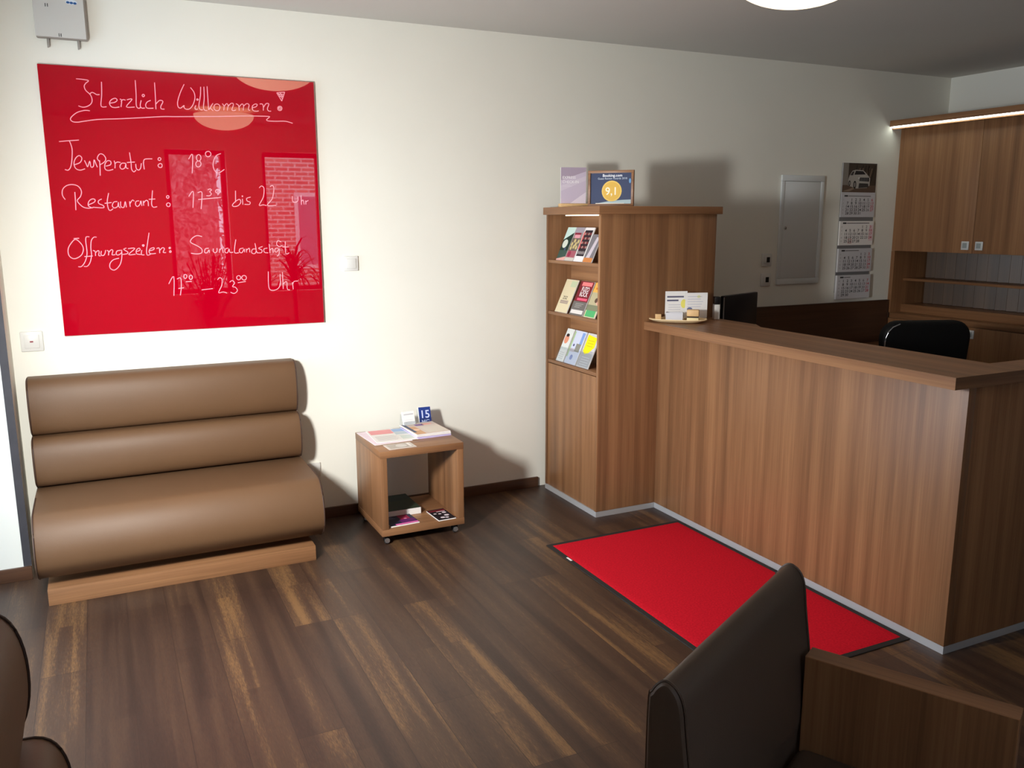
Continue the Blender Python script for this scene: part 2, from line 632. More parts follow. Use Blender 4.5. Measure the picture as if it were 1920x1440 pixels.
# ---------------------------------------------------------------- welcome board
t = thing('welcome_board', 'red glass board with white handwritten opening hours on the wall above the bench', 'board', (-0.166, -0.0, 1.111))
BW, BH = 1.246, 1.236
b = MB()
b.box(0, BW, -0.022, -0.012, 0, BH, M['red_glass'], 0.0015, 1)
b.build('glass_panel', t)
b = MB()
b.box(0.012, BW - 0.004, -0.0118, -0.002, 0.012, BH - 0.012, M['board_edge'])
b.build('backing', t)
HAND = [
 ('Herzlich Willkommen !', [[(153,1181),(178,1180),(204,1176),(192,1164),(184,1150),(189,1132),(206,1114),(212,1092),(205,1073),(186,1060),(168,1057),(152,1062)],[(204,1116),(212,1124),(221,1123),(233,1116),(245,1117)],[(258,1174),(254,1117),(247,1072),(253,1062),(270,1064)],[(286,1081),(307,1086),(318,1096),(311,1104),(295,1098),(284,1082),(290,1066),(305,1062),(325,1066)],[(330,1102),(337,1096),(332,1066)],[(334,1091),(343,1100),(354,1098)],[(360,1100),(383,1104),(355,1068),(391,1069)],[(403,1191),(402,1126),(399,1076),(408,1064),(417,1069)],[(422,1101),(416,1077),(422,1066),(435,1067)],[(433,1129),(437,1127),(438,1123),(436,1120),(432,1118),(429,1120),(428,1124),(430,1127),(433,1129)],[(464,1103),(448,1095),(440,1080),(446,1067),(473,1068)],[(487,1186),(486,1124),(484,1064)],[(486,1088),(503,1105),(518,1101),(507,1079),(508,1067),(522,1066)],[(619,1186),(598,1144),(584,1103),(585,1080),(596,1075),(612,1088),(611,1079),(620,1071),(637,1074),(653,1093),(664,1124),(662,1151),(647,1173)],[(666,1091),(661,1079),(665,1072),(674,1074)],[(676,1122),(679,1120),(678,1117),(675,1115),(672,1117),(673,1121),(676,1122)],[(694,1179),(690,1136),(680,1091),(685,1073),(697,1072)],[(709,1180),(707,1127),(701,1086),(705,1071),(718,1070)],[(724,1183),(724,1127),(724,1073)],[(746,1105),(725,1073)],[(732,1082),(745,1070)],[(766,1103),(776,1098),(778,1087),(773,1075),(762,1071),(752,1076),(750,1088),(755,1099),(766,1103)],[(790,1106),(798,1094),(795,1074)],[(797,1091),(810,1107),(817,1099),(812,1074)],[(817,1095),(833,1110),(843,1105),(834,1079),(845,1076),(853,1080)],[(855,1109),(867,1101),(869,1076)],[(870,1095),(883,1109),(891,1103),(888,1078)],[(891,1099),(906,1112),(918,1107),(913,1085),(921,1080)],[(931,1094),(950,1099),(958,1110),(946,1112),(933,1100),(935,1082),(949,1078),(963,1080)],[(970,1114),(983,1114),(987,1101),(986,1083)],[(987,1097),(1001,1117),(1015,1116),(1007,1095),(1011,1083),(1024,1082)],[(1057,1173),(1097,1178)],[(1097,1178),(1080,1134)],[(1080,1134),(1057,1173)],[(1064,1171),(1084,1146)],[(1073,1175),(1087,1153)],[(1064,1166),(1089,1167)],[(1069,1156),(1089,1159)],[(1070,1108),(1077,1105),(1079,1098),(1075,1090),(1067,1087),(1060,1090),(1058,1098),(1062,1106),(1070,1108)],[(1069,1103),(1072,1101),(1073,1098),(1071,1094),(1068,1093),(1064,1095),(1063,1098),(1065,1102),(1069,1103)]]),
 ('wavy underline', [[(198,1042),(178,1043),(148,1034),(125,1017),(114,1001),(123,990),(144,989),(168,994),(229,1005),(316,1012),(410,1021),(507,1031),(572,1034),(663,1039)],[(663,1039),(781,1045),(885,1052),(1004,1056),(1012,1051),(1000,1040),(1007,1034),(1046,1034),(1093,1036),(1129,1028)]]),
 ('Temperatur : 18 degrees', [[(58,899),(94,904),(141,909)],[(101,904),(109,869),(104,820),(96,787),(84,772),(71,775)],[(112,797),(137,808),(146,828),(136,839),(121,828),(111,804),(116,781),(134,773),(155,780)],[(156,818),(162,802),(167,789),(178,815),(181,789),(192,793),(197,822),(204,800),(208,788)],[(220,820),(219,787),(217,750)],[(219,815),(211,829),(222,848),(237,847),(247,830),(241,814),(221,800)],[(244,794),(265,801),(267,816),(254,819),(242,804),(240,782),(253,774),(275,780)],[(282,820),(285,805),(283,785)],[(283,805),(295,814),(309,812)],[(331,809),(315,809),(305,795),(311,782),(326,788),(332,808),(332,789),(341,785)],[(352,860),(355,813),(355,783),(364,770),(374,779)],[(337,813),(372,816)],[(375,807),(376,787),(385,779),(395,788),(400,811)],[(409,815),(411,783)],[(410,811),(416,830),(450,833)],[(483,840),(488,837),(489,833),(486,828),(482,826),(477,828),(476,833),(479,838),(483,840)],[(485,812),(491,809),(492,802),(489,795),(482,793),(476,796),(474,803),(478,809),(485,812)],[(615,836),(635,859),(627,769)],[(664,859),(671,854),(673,842),(668,832),(661,828),(654,833),(652,844),(656,855),(664,859)],[(661,829),(669,825),(671,814),(666,804),(657,800),(649,804),(647,815),(652,825),(661,829)],[(710,876),(718,872),(721,863),(716,854),(706,850),(698,854),(695,864),(700,873),(710,876)],[(768,867),(745,856),(729,823),(731,789),(750,773),(780,791)]]),
 ('Restaurant : 17 30 bis 22 Uhr', [[(60,638),(50,659),(54,685),(72,702),(97,707),(120,699),(131,677),(125,653),(110,635),(119,617),(133,604),(154,599),(179,604)],[(103,673),(102,630),(100,590)],[(155,615),(181,627),(185,639),(173,642),(158,630),(155,610),(172,600)],[(214,642),(200,634),(200,621),(218,612),(219,602),(194,602),(173,604)],[(246,670),(237,631),(239,597),(247,589),(259,597)],[(225,622),(255,626)],[(280,631),(265,628),(257,611),(265,601),(280,608),(285,628),(285,608),(292,601)],[(295,631),(294,608),(307,604),(315,631),(318,604)],[(334,632),(335,606)],[(335,621),(347,638),(355,633)],[(376,635),(363,632),(359,618),(366,608),(378,617),(384,635),(387,611)],[(395,635),(395,612)],[(396,625),(407,637),(416,632),(416,610)],[(440,685),(435,649),(431,619),(438,605),(455,608)],[(420,642),(449,644)],[(507,661),(511,659),(512,654),(510,650),(506,648),(502,650),(501,655),(503,659),(507,661)],[(508,626),(514,623),(515,617),(512,610),(506,608),(500,611),(498,618),(502,624),(508,626)],[(603,657),(626,682),(619,603)],[(646,676),(665,680),(664,647),(657,597)],[(646,643),(685,647)],[(694,691),(706,695),(712,689),(703,681),(711,672),(702,662),(686,662)],[(744,694),(751,690),(754,684),(749,677),(741,675),(733,678),(731,685),(735,691),(744,694)],[(681,647),(755,654)],[(827,688),(824,631)],[(824,635),(844,646),(849,631),(835,614),(814,610),(808,618),(824,635)],[(858,648),(859,619)],[(859,663),(861,662),(860,660),(858,659),(857,662),(859,663)],[(899,657),(880,651),(881,638),(895,632),(891,621),(867,621)],[(944,703),(956,713),(968,701),(962,658),(939,617),(959,619),(976,615)],[(998,710),(1012,716),(1017,697),(1006,650),(980,617),(1024,617)],[(1109,664),(1110,637),(1125,633),(1137,642),(1138,662)],[(1154,668),(1154,620)],[(1155,638),(1164,644),(1168,622)],[(1177,642),(1177,622)],[(1178,636),(1191,643)]]),
 ('Öffnungszeiten : Saunalandschaft', [[(79,459),(102,460)],[(87,455),(68,439),(52,412),(52,382),(67,366),(86,368),(107,384),(116,411),(108,435),(87,455)],[(146,466),(133,466),(129,448),(130,414),(129,384),(118,350),(101,328),(87,327)],[(177,464),(165,464),(153,448),(148,414),(148,380),(139,346),(125,328),(111,328)],[(117,374),(153,376)],[(156,402),(165,397),(165,376)],[(165,390),(177,401),(182,396),(179,378),(188,376)],[(192,399),(189,382),(198,377),(206,386),(211,403)],[(217,402),(223,395),(221,378)],[(222,390),(235,404),(242,399),(237,380),(252,381)],[(277,401),(261,398),(255,386),(262,378),(278,388),(281,403),(278,363),(266,329),(242,307),(224,316),(224,337),(240,356),(266,363)],[(302,411),(290,405),(307,392),(303,384),(283,381)],[(309,408),(340,409),(310,380),(341,381)],[(345,393),(362,400),(359,410),(346,400),(346,383),(364,379)],[(370,400),(367,379),(380,377)],[(379,426),(382,424),(381,420),(378,418),(375,421),(375,425),(379,426)],[(409,483),(398,431),(391,396),(394,375),(413,383)],[(404,396),(424,402),(425,411),(409,406),(402,392),(409,382),(432,383)],[(437,406),(449,409),(450,384)],[(452,398),(464,410),(473,405),(466,388),(479,386)],[(498,412),(501,410),(500,406),(497,405),(494,407),(495,410),(498,412)],[(500,395),(503,392),(502,388),(498,386),(495,389),(496,393),(500,395)],[(652,462),(627,467),(602,451),(597,434),(624,418),(646,401),(645,382),(621,377),(594,381)],[(680,404),(664,401),(659,384),(671,382),(681,396),(682,382)],[(702,402),(701,388),(710,381),(719,389),(720,404)],[(732,399),(730,381)],[(731,393),(744,403),(748,380)],[(774,403),(760,399),(757,384),(769,380),(778,399),(781,382),(797,382)],[(814,446),(805,402),(805,379),(824,379)],[(848,402),(831,398),(828,383),(840,379),(852,397),(853,381)],[(862,399),(863,380)],[(864,391),(877,401),(879,380)],[(909,397),(893,395),(888,378),(902,373),(911,388),(907,426)],[(911,388),(917,375)],[(944,409),(924,400),(940,390),(936,377),(917,377)],[(968,400),(951,396),(952,379),(971,376)],[(978,421),(980,374)],[(980,389),(994,399),(997,376)],[(1023,399),(1008,397),(1005,382),(1016,380),(1027,395),(1026,369),(1015,358)],[(1040,431),(1023,437),(1016,420),(1028,407),(1045,411)],[(1061,433),(1059,385),(1064,368),(1078,374)],[(1045,405),(1077,404)]]),
 ('17 00 - 23 00 Uhr', [[(480,232),(506,268),(500,173)],[(520,255),(538,259),(537,213),(530,174)],[(523,208),(550,211)],[(561,277),(566,273),(567,266),(564,259),(559,256),(554,260),(553,268),(556,275),(561,277)],[(586,272),(592,268),(593,261),(590,254),(584,251),(579,255),(578,263),(581,270),(586,272)],[(560,240),(588,241)],[(632,197),(656,199),(687,202)],[(712,245),(722,255),(734,247),(730,215),(713,180),(736,183),(754,176)],[(770,231),(784,239),(794,226),(783,209),(797,204),(806,187),(789,173),(771,180)],[(818,263),(824,259),(826,251),(822,244),(815,242),(808,246),(806,254),(810,261),(818,263)],[(844,263),(852,259),(854,250),(850,242),(841,240),(834,244),(831,253),(836,261),(844,263)],[(810,227),(850,232)],[(966,280),(964,202),(978,182),(1008,188),(1024,213),(1025,265)],[(1038,274),(1038,187)],[(1039,213),(1057,225),(1059,186),(1072,181)],[(1087,220),(1090,183)],[(1089,211),(1096,224),(1116,226)]]),
]
for name, strokes in HAND:
    words, right = [], -1e9
    for st in sorted(strokes, key=lambda q: min(a for a, c in q)):
        if min(a for a, c in st) > right + 6 or not words:
            words.append([])
        words[-1].append(st)
        right = max(right, max(a for a, c in st))
    for wd in words:
        w = MB()
        for st in wd:
            pts = spline([(a / 1000, c / 1000) for a, c in st], 4)
            w.tube([(x, -0.0226, z) for x, z in pts], 0, M['chalk'], n=6, flat=(0.0018, 0.0006))
        w.build('underline' if 'underline' in name else 'handwriting', t)

# ---------------------------------------------------------------- benches
def arc(pts):
    return spline(pts, 4)


def roll_profile(z0, z1, crease, bulge):
    zc, h = (z0 + z1) / 2, (z1 - z0) / 2
    pts = [(-0.003, z0)]
    for i in range(19):
        a = -PI / 2 + PI * i / 18
        pts.append((-crease - (bulge - crease) * abs(math.cos(a)) ** 0.72, zc + h * math.copysign(abs(math.sin(a)) ** 0.95, math.sin(a))))
    pts.append((-0.003, z1))
    return pts


def make_bench(label, loc, rz):
    t = thing('bench', label, 'bench', loc, (0, 0, rz))
    hl = 0.6235
    seat = arc([(-0.30, 0.412), (-0.50, 0.410), (-0.56, 0.396), (-0.605, 0.345), (-0.632, 0.27), (-0.630, 0.20), (-0.604, 0.158), (-0.560, 0.124), (-0.50, 0.1005)])
    seat = [(-0.003, 0.404)] + seat + [(-0.003, 0.1003)]
    for nm, pr in (('seat_cushion', seat), ('lower_back_roll', roll_profile(0.4135, 0.651, 0.105, 0.184)), ('upper_back_roll', roll_profile(0.652, 0.926, 0.055, 0.130))):
        m = MB()
        m.prism(pr, 'x', -hl, hl, M['leather'], 0.009, 3)
        o = m.build(nm, t)
        for sx in (-1, 1):
            MB().tube([(sx * (hl - 0.006), y * 0.998 - 0.002, z) for y, z in pr[1:-1]], 0.003, M['seam'], 5).build('piping', o)
    m = MB()
    m.box(-0.59, 0.578, -0.583, -0.02, 0.0, 0.075, M['wood_x'], 0.001)
    m.box(-0.585, 0.573, -0.44, -0.025, 0.075, 0.1, M['wood_x'])
    m.build('plinth', t)
    return t


make_bench('brown leatherette bench with two back rolls under the red board', (0.2775, 0, 0), 0)
make_bench('brown leatherette bench cut off at the bottom left edge of the photo', (-0.318, -2.80 - 0.6235, 0), PI / 2)

# ---------------------------------------------------------------- side table on castors
T0 = (1.205, -0.558, 0.0)
t = thing('side_table', 'small open walnut cube table on castors, right of the bench', 'table', T0)
TW, TD, TH = 0.456, 0.456, 0.502
box1('top_panel', 0, TW, 0, TD, TH - 0.036, TH, M['wood_x'], t, 0.0015)
box1('bottom_panel', 0, TW, 0, TD, 0.05, 0.086, M['wood_x'], t, 0.0015)
box1('side_panel', 0.001, 0.036, 0.001, TD - 0.001, 0.0862, TH - 0.0362, M['wood_z'], t, 0.0012)
box1('side_panel', TW - 0.036, TW - 0.001, 0.001, TD - 0.001, 0.0862, TH - 0.0362, M['wood_z'], t, 0.0012)
for cx, cy in ((0.03, 0.035), (TW - 0.045, 0.035), (0.03, TD - 0.04), (TW - 0.045, TD - 0.04)):
    c = MB()
    c.box(cx - 0.016, cx + 0.016, cy - 0.016, cy + 0.016, 0.042, 0.0499, M['black_plastic'])
    c.box(cx - 0.014, cx - 0.010, cy - 0.013, cy + 0.013, 0.018, 0.043, M['black_plastic'])
    c.box(cx + 0.010, cx + 0.014, cy - 0.013, cy + 0.013, 0.018, 0.043, M['black_plastic'])
    co = c.build('castor', t)
    wv = MB()
    R = Matrix.Translation((cx, cy - 0.002, 0.0195)) @ Matrix.Rotation(PI / 2, 4, 'Y')
    wv.lathe([(0.004, -0.009), (0.017, -0.009), (0.0195, -0.006), (0.0195, 0.006), (0.017, 0.009), (0.004, 0.009)], M['rubber'], 20, mat4=R)
    R2 = Matrix.Translation((cx, cy - 0.0185, 0.0215)) @ Matrix.Rotation(PI / 2, 4, 'X')
    wv.lathe([(0.0, -0.003), (0.013, -0.003), (0.014, 0.0), (0.013, 0.003), (0.0, 0.003)], M['chrome'], 18, mat4=R2)
    wv.build('wheel', co)


def flat_print(name, label, cat, w, h, th, cover, art, loc, rz=0.0, edge=None, group=None):
    """a sheet, leaflet or booklet lying face up: width along x, height along y"""
    m = MB()
    m.box(-w / 2, w / 2, 0, th, -h / 2, h / 2, edge or M['paper'])
    m.rect(-w / 2 + 0.0005, w / 2 - 0.0005, -h / 2 + 0.0005, h / 2 - 0.0005, -0.0003, cover)
    art(m, w, h, -0.0006)
    o = m.build(name, None, (loc[0], loc[1], loc[2] + th), (-PI / 2, 0, rz), smooth=False)
    return tag(o, label, cat, group)


ZT = TH + 0.0005


def art_map(m, w, h, y):
    m.rect(-w * .46, w * .10, h * .12, h * .46, y, ink(226, 150, 150))
    m.rect(w * .11, w * .46, h * .22, h * .46, y, ink(150, 176, 210))
    m.rect(w * .11, w * .46, -h * .02, h * .20, y, ink(186, 196, 200))
    for i in range(7):
        m.rect(-w * .42, w * (.05 + .05 * (i % 3)), -h * .05 - i * h * .055, -h * .03 - i * h * .055, y, ink(190, 184, 180))
    m.rect(w * .16, w * .44, -h * .40, -h * .10, y, ink(198, 205, 196))


flat_print('folded_map', 'pinkish white sheet sticking out under the map on the side table', 'leaflet', 0.21, 0.297, 0.002, ink(232, 214, 222),
           lambda m, w, h, y: [m.rect(-w * .45, w * .45, -h * .47 + i * h * .1, -h * .45 + i * h * .1, y, ink(214, 190, 200)) for i in range(9)], (1.318, -0.268, ZT), 0.05)
flat_print('folded_map', 'unfolded map with pink and blue fields on the left of the side table', 'map', 0.225, 0.27, 0.002, ink(226, 222, 216), art_map, (1.362, -0.262, ZT + 0.0025), -0.06)


def art_leaflet(m, w, h, y):
    m.rect(-w * .42, w * .42, -h * .4, h * .4, y, ink(178, 168, 156))
    m.disc(w * .05, 0, w * .2, y - .0002, ink(206, 200, 192))
    m.rect(w * .3, w * .4, -h * .3, h * .38, y - .0002, ink(226, 220, 214))


flat_print('leaflet', 'small beige leaflet near the front edge of the side table', 'leaflet', 0.148, 0.10, 0.0012, ink(206, 196, 184), art_leaflet, (1.334, -0.487, ZT), 0.03)


def art_mag_a(m, w, h, y):
    m.rect(-w * .48, w * .48, h * .25, h * .48, y, ink(196, 180, 170))
    m.rect(-w * .48, -w * .2, -h * .48, h * .2, y, ink(206, 160, 120))
    m.disc(-w * .3, -h * .1, w * .09, y - .0002, ink(235, 196, 168))
    m.rect(-w * .47, -w * .38, -h * .3, h * .46, y - .0002, ink(70, 84, 110))
    m.disc(w * .22, h * .3, w * .16, y - .0002, ink(238, 170, 150), w * .07)
    m.rect(-w * .15, w * .1, h * .22, h * .36, y - .0002, ink(130, 100, 150))
    m.rect(-w * .1, w * .45, -h * .4, h * .1, y, ink(214, 204, 190))


magz = ZT
for i, (lab, th, cov, edge, dx, rz) in enumerate((
        ('thick magazine with lilac edge at the bottom of the stack on the side table', 0.010, ink(170, 150, 196), ink(198, 186, 226), 0.0, 0.03),
        ('white magazine in the middle of the stack on the side table', 0.007, ink(230, 226, 224), ink(236, 232, 230), 0.003, 0.0),
        ('magazine with a picture cover on top of the stack on the side table', 0.006, ink(212, 196, 184), ink(240, 238, 236), -0.004, 0.05))):
    flat_print('magazine', lab, 'magazine', 0.195, 0.255, th, cov, art_mag_a, (1.555 + dx, -0.268, magz), rz, edge, 'magazines stacked on the side table')
    magz += th + 0.0012


def card_holder(label, loc, rz, art, w=0.07, h=0.095, tilt=0.30):
    t = thing('card_holder', label, 'card holder', loc, (0, 0, rz))
    m = MB()
    R = Matrix.Rotation(-tilt, 4, 'X')
    m.box(-w / 2, w / 2, 0.004, 0.006, 0.004, h * 0.9, M['acrylic'], mat4=R)
    m.box(-w / 2, w / 2, -0.0145, -0.0125, 0.004, h * 0.42, M['acrylic'], mat4=R)
    m.box(-w / 2, w / 2, -0.0145, 0.006, 0.001, 0.003, M['acrylic'], mat4=R)
    m.prism([(0.004, 0.003), (0.028 + h * 0.25, 0.0005), (0.008 + h * .28, h * .85)], 'x', -w / 2, -w / 2 + 0.002, M['acrylic'])
    m.prism([(0.004, 0.003), (0.028 + h * 0.25, 0.0005), (0.008 + h * .28, h * .85)], 'x', w / 2 - 0.002, w / 2, M['acrylic'])
    m.build('holder', t)
    c = MB()
    c.box(-w / 2 + .004, w / 2 - .004, -0.011, 0.0035, 0.0035, h, M['paper'], mat4=R)
    n0 = len(c.v)
    art(c, w - .008, h, -0.0114)
    for i in range(n0, len(c.v)):
        c.v[i] = tuple(R @ Vector(c.v[i]))
    c.build('card', t, smooth=False)
    return t


def art_white_card(m, w, h, y):
    m.rect(-w * .42, w * .42, h * .80, h * .86, y, ink(190, 190, 196))
    for i in range(3):
        m.rect(-w * .38, w * (.2 + .06 * i), h * (.3 + .1 * i), h * (.33 + .1 * i), y, ink(216, 216, 222))


def art_blue15(m, w, h, y):
    m.rect(-w * .5, w * .5, 0.004, h - .001, y, ink(32, 56, 128))
    m.text('15', 0, h * .42, h * .58, y - .0003, ink(196, 206, 240), sx=0.95)
    m.text('MC', 0, h * .12, h * .3, y - .0003, ink(196, 206, 240))


card_holder('clear holder with white cards at the back left of the magazines on the side table', (1.50, -0.165, ZT), 0.12, art_white_card, 0.078, 0.10)
card_holder('clear holder with dark blue cards reading 15 behind the magazine stack', (1.606, -0.130, ZT), -0.05, art_blue15, 0.078, 0.108)

ZS = 0.0865
def art_green(m, w, h, y):
    m.rect(-w * .49, w * .49, -h * .49, h * .1, y, ink(46, 56, 40))
    m.rect(-w * .49, w * .49, h * .1, h * .3, y, ink(36, 48, 44))
flat_print('catalogue', 'thick dark green catalogue with white pages inside the cube table', 'book', 0.205, 0.26, 0.034, ink(38, 50, 46), art_green, (1.372, -0.262, ZS), 0.0, M['paper'])


def art_pink(m, w, h, y):
    m.rect(-w * .49, w * .49, -h * .46, h * .48, y, ink(34, 34, 60))
    m.rect(w * .02, w * .36, h * .0, h * .46, y - .0002, ink(150, 24, 70))
    m.rect(-w * .05, w * .47, -h * .34, h * .0, y - .0002, ink(96, 26, 100))
    m.rect(-w * .3, w * .48, -h * .49, -h * .36, y - .0003, ink(232, 110, 180))
    m.disc(w * .2, h * .06, w * .05, y - .0003, ink(226, 140, 170))
    for i in range(3):
        m.rect(-w * .40, -w * (.1 + .04 * i), h * (.2 + .08 * i), h * (.23 + .08 * i), y - .0003, ink(110, 120, 156))


flat_print('magazine', 'glossy purple and pink magazine at the front left inside the cube table', 'magazine', 0.16, 0.145, 0.006, ink(40, 38, 66), art_pink, (1.333, -0.462, ZS), 0.06)


def art_spots(m, w, h, y):
    m.rect(-w * .46, w * .46, h * .3, h * .42, y, ink(120, 24, 40))
    m.rect(-w * .1, w * .4, h * .22, h * .28, y - .0002, ink(220, 190, 200))
    for a, b, r in ((-.28, .1, .09), (-.04, .05, .09), (.26, .12, .12), (.22, -.14, .14), (-.12, -.3, .13), (.1, -.34, .1)):
        m.disc(w * a, h * b, w * r, y - .0002, ink(224, 214, 222), w * r * .9)


flat_print('leaflet', 'black leaflet with pale round pictures at the front right inside the cube table', 'leaflet', 0.10, 0.17, 0.005, ink(24, 20, 30), art_spots, (1.560, -0.472, ZS), 0.05)

# ---------------------------------------------------------------- brochure cabinet
KX0, KX1, KY0, KY1, KZ = 2.415, 3.184, -0.669, -0.06, 1.722
t = thing('brochure_cabinet', 'tall walnut cabinet with lit brochure shelves, between side table and reception counter', 'cabinet', (KX0, KY0, 0))
w_, d_ = KX1 - KX0, KY1 - KY0
box1('top_panel', -0.022, w_ + 0.022, -0.022, d_, KZ - 0.042, KZ, M['wood_x'], t, 0.0012)
box1('side_panel', 0, w_, 0, 0.02, 0.032, KZ - 0.0424, M['wood_z2'], t, 0.0012)
box1('side_panel', 0, w_, d_ - 0.02, d_, 0.032, KZ - 0.0424, M['wood_z2'], t, 0.0012)
box1('lower_panel', 0.006, 0.026, 0.0203, d_ - 0.0203, 0.032, 0.800, M['wood_z'], t, 0.001)
box1('back_panel', 0.16, 0.178, 0.0203, d_ - 0.0203, 0.82, KZ - 0.0424, M['pale_back'] if 'pale_back' in M else M['wood_y'], t)
for z in (1.401, 1.098, 0.805):
    sh = box1('shelf', 0.004, 0.159, 0.0203, d_ - 0.0203, z, z + 0.018, M['wood_y'], t, 0.001)
for z in (KZ - 0.0545, 1.389, 1.086):
    box1('light_strip', 0.085, 0.093, 0.10, d_ - 0.08, z + 0.006, z + 0.011, M['led'], t, label='glowing warm white light strip')
k = MB()
k.box(0.0, 0.012, 0.0, d_, 0.0, 0.031, M['alu'])
k.box(0.012, w_, 0.0, 0.012, 0.0, 0.031, M['alu'])
k.box(0.012, w_, d_ - 0.012, d_, 0.0, 0.031, M['alu'])
o = k.build('kick_strip', t)
o['label'] = 'brushed aluminium kick strip'


def leaning(name, label, cat, ybase, z, w, h, th, art, cover, lean=0.42, x0=0.018, group=None):
    """booklet leaning back on a cabinet shelf, facing -x.  ybase: world y of its middle"""
    m = MB()
    m.box(-w / 2, w / 2, 0, th, 0, h, M['paper'])
    m.rect(-w / 2 + .0004, w / 2 - .0004, .0004, h - .0004, -0.0003, cover)
    art(m, w, h, -0.0006)
    # upright facing -y  ->  turn to face -x, then lean the top away
    R = Matrix.Rotation(-PI / 2, 4, 'Z') @ Matrix.Rotation(-lean, 4, 'X')
    o = m.build(name, None, (KX0 + x0, ybase, z + 0.0015), None, smooth=False)
    o.rotation_euler = R.to_euler()
    return tag(o, label, cat, group)


def A_green(m, w, h, y):
    m.poly([(-w * .5, h * .62), (w * .5, h * .84), (w * .5, h), (-w * .5, h)], y, ink(206, 232, 222))
    m.poly([(-w * .5, h * .3), (w * .5, h * .3), (w * .5, h * .84), (-w * .5, h * .62)], y, ink(34, 56, 46))
    m.disc(-w * .12, h * .5, w * .3, y - .0002, ink(214, 220, 206), h * .13)
    m.poly([(-w * .5, 0), (w * .5, 0), (w * .5, h * .12), (-w * .5, h * .04)], y, ink(226, 170, 160))
    m.disc(w * .1, h * .34, w * .1, y - .0003, ink(70, 84, 110), h * .05)


def A_red_group(m, w, h, y):
    m.rect(-w * .5, w * .5, h * .84, h, y, ink(164, 156, 166))
    m.rect(-w * .42, w * .3, h * .78, h * .84, y, ink(140, 40, 60))
    m.rect(-w * .32, w * .28, h * .68, h * .78, y - .0002, ink(230, 160, 170))
    m.rect(-w * .5, w * .5, h * .3, h * .68, y, ink(110, 96, 88))
    for a, b in ((-.3, .5), (-.1, .6), (.12, .5), (.32, .58), (0, .42), (-.28, .38), (.3, .4)):
        m.disc(w * a, h * b, w * .11, y - .0003, ink(206, 188, 130), h * .06)
    m.rect(-w * .5, w * .5, h * .1, h * .3, y, ink(170, 92, 104))
    m.disc(-w * .2, h * .2, w * .18, y - .0002, ink(150, 40, 70), h * .09)
    m.rect(-w * .5, w * .5, 0, h * .1, y, ink(206, 198, 186))


def A_grid(m, w, h, y):
    m.rect(-w * .42, w * .42, h * .16, h * .92, y, ink(40, 30, 40))
    m.poly([(-w * .5, h * .35), (-w * .4, h * .35), (-w * .4, h * .9), (-w * .5, h * .85)], y - .0001, ink(236, 110, 110))
    for i in range(4):
        for j in range(4):
            c = ink(196, 150, 140) if (i + j) % 2 else ink(140, 60, 60)
            m.disc(-w * .3 + i * w * .2, h * .42 + j * h * .13, w * .07, y - .0003, c, h * .04)
    for i in range(4):
        m.disc(-w * .28 + i * w * .19, h * .26, w * .08, y - .0003, ink(150, 140, 140), h * .05)


def A_figure(m, w, h, y):
    m.rect(-w * .5, w * .5, 0, h * .16, y, ink(206, 130, 70))
    m.rect(-w * .5, w * .5, h * .16, h, y, ink(124, 120, 126))
    m.poly([(-w * .3, h * .16), (w * .1, h * .16), (w * .4, h * .9), (w * .1, h * .9)], y - .0002, ink(206, 196, 204))


rowA = 'brochures on the top shelf of the cabinet'
leaning('brochure', 'green and white brochure, leftmost on the top shelf', 'brochure', -0.195, 1.419, 0.095, 0.205, 0.006, A_green, ink(60, 84, 74), group=rowA)
leaning('brochure', 'brochure with a yellow and red group picture, second on the top shelf', 'brochure', -0.295, 1.419, 0.098, 0.205, 0.006, A_red_group, ink(160, 140, 140), group=rowA)
leaning('brochure', 'white bordered brochure with rows of small dark portraits on the top shelf', 'brochure', -0.400, 1.419, 0.098, 0.205, 0.006, A_grid, ink(236, 232, 232), group=rowA)
leaning('brochure', 'grey brochure with an orange foot, rightmost on the top shelf', 'brochure', -0.500, 1.419, 0.092, 0.165, 0.006, A_figure, ink(140, 136, 140), group=rowA)


def A_beige(m, w, h, y):
    m.rect(0, w * .46, h * .78, h * .96, y, ink(196, 206, 170))
    m.text('ZSZ', -w * .06, h * .40, h * .13, y - .0002, ink(74, 62, 56), sx=1.1)
    for i in range(3):
        m.rect(-w * .35, w * .3, h * (.27 + i * .035), h * (.29 + i * .035), y - .0002, ink(140, 116, 120))


def A_fuzo(m, w, h, y):
    m.rect(-w * .34, w * .40, h * .86, h * .97, y - .0002, ink(238, 130, 130))
    m.rect(-w * .5, w * .5, 0, h * .40, y - .0001, ink(110, 104, 100))
    m.text('FUZO', w * .03, h * .70, h * .19, y - .0004, ink(248, 240, 240), sx=0.80)
    m.text('ROCK', w * .03, h * .55, h * .19, y - .0004, ink(248, 240, 240), sx=0.80)
    m.rect(-w * .32, w * .42, h * .43, h * .50, y - .0002, ink(230, 90, 120))
    for i in range(3):
        m.rect(-w * .3, w * (.1 + .1 * i), h * (.22 + .05 * i), h * (.245 + .05 * i), y - .0003, ink(150, 146, 140))
    m.rect(-w * .44, w * .44, h * .04, h * .15, y - .0002, ink(226, 220, 216))


def A_orange(m, w, h, y):
    m.rect(-w * .5, w * .5, h * .72, h, y, ink(236, 176, 84))
    m.rect(-w * .3, w * .2, h * .80, h * .86, y - .0002, ink(210, 120, 40))
    m.rect(-w * .5, w * .5, h * .36, h * .72, y, ink(186, 176, 140))
    m.disc(w * .1, h * .5, w * .14, y - .0002, ink(96, 70, 56), h * .07)
    m.disc(w * .3, h * .46, w * .14, y - .0002, ink(224, 170, 150), h * .09)
    m.rect(-w * .5, w * .5, h * .20, h * .36, y, ink(128, 132, 104))
    m.rect(-w * .42, w * .42, h * .02, h * .20, y - .0002, ink(84, 176, 110))


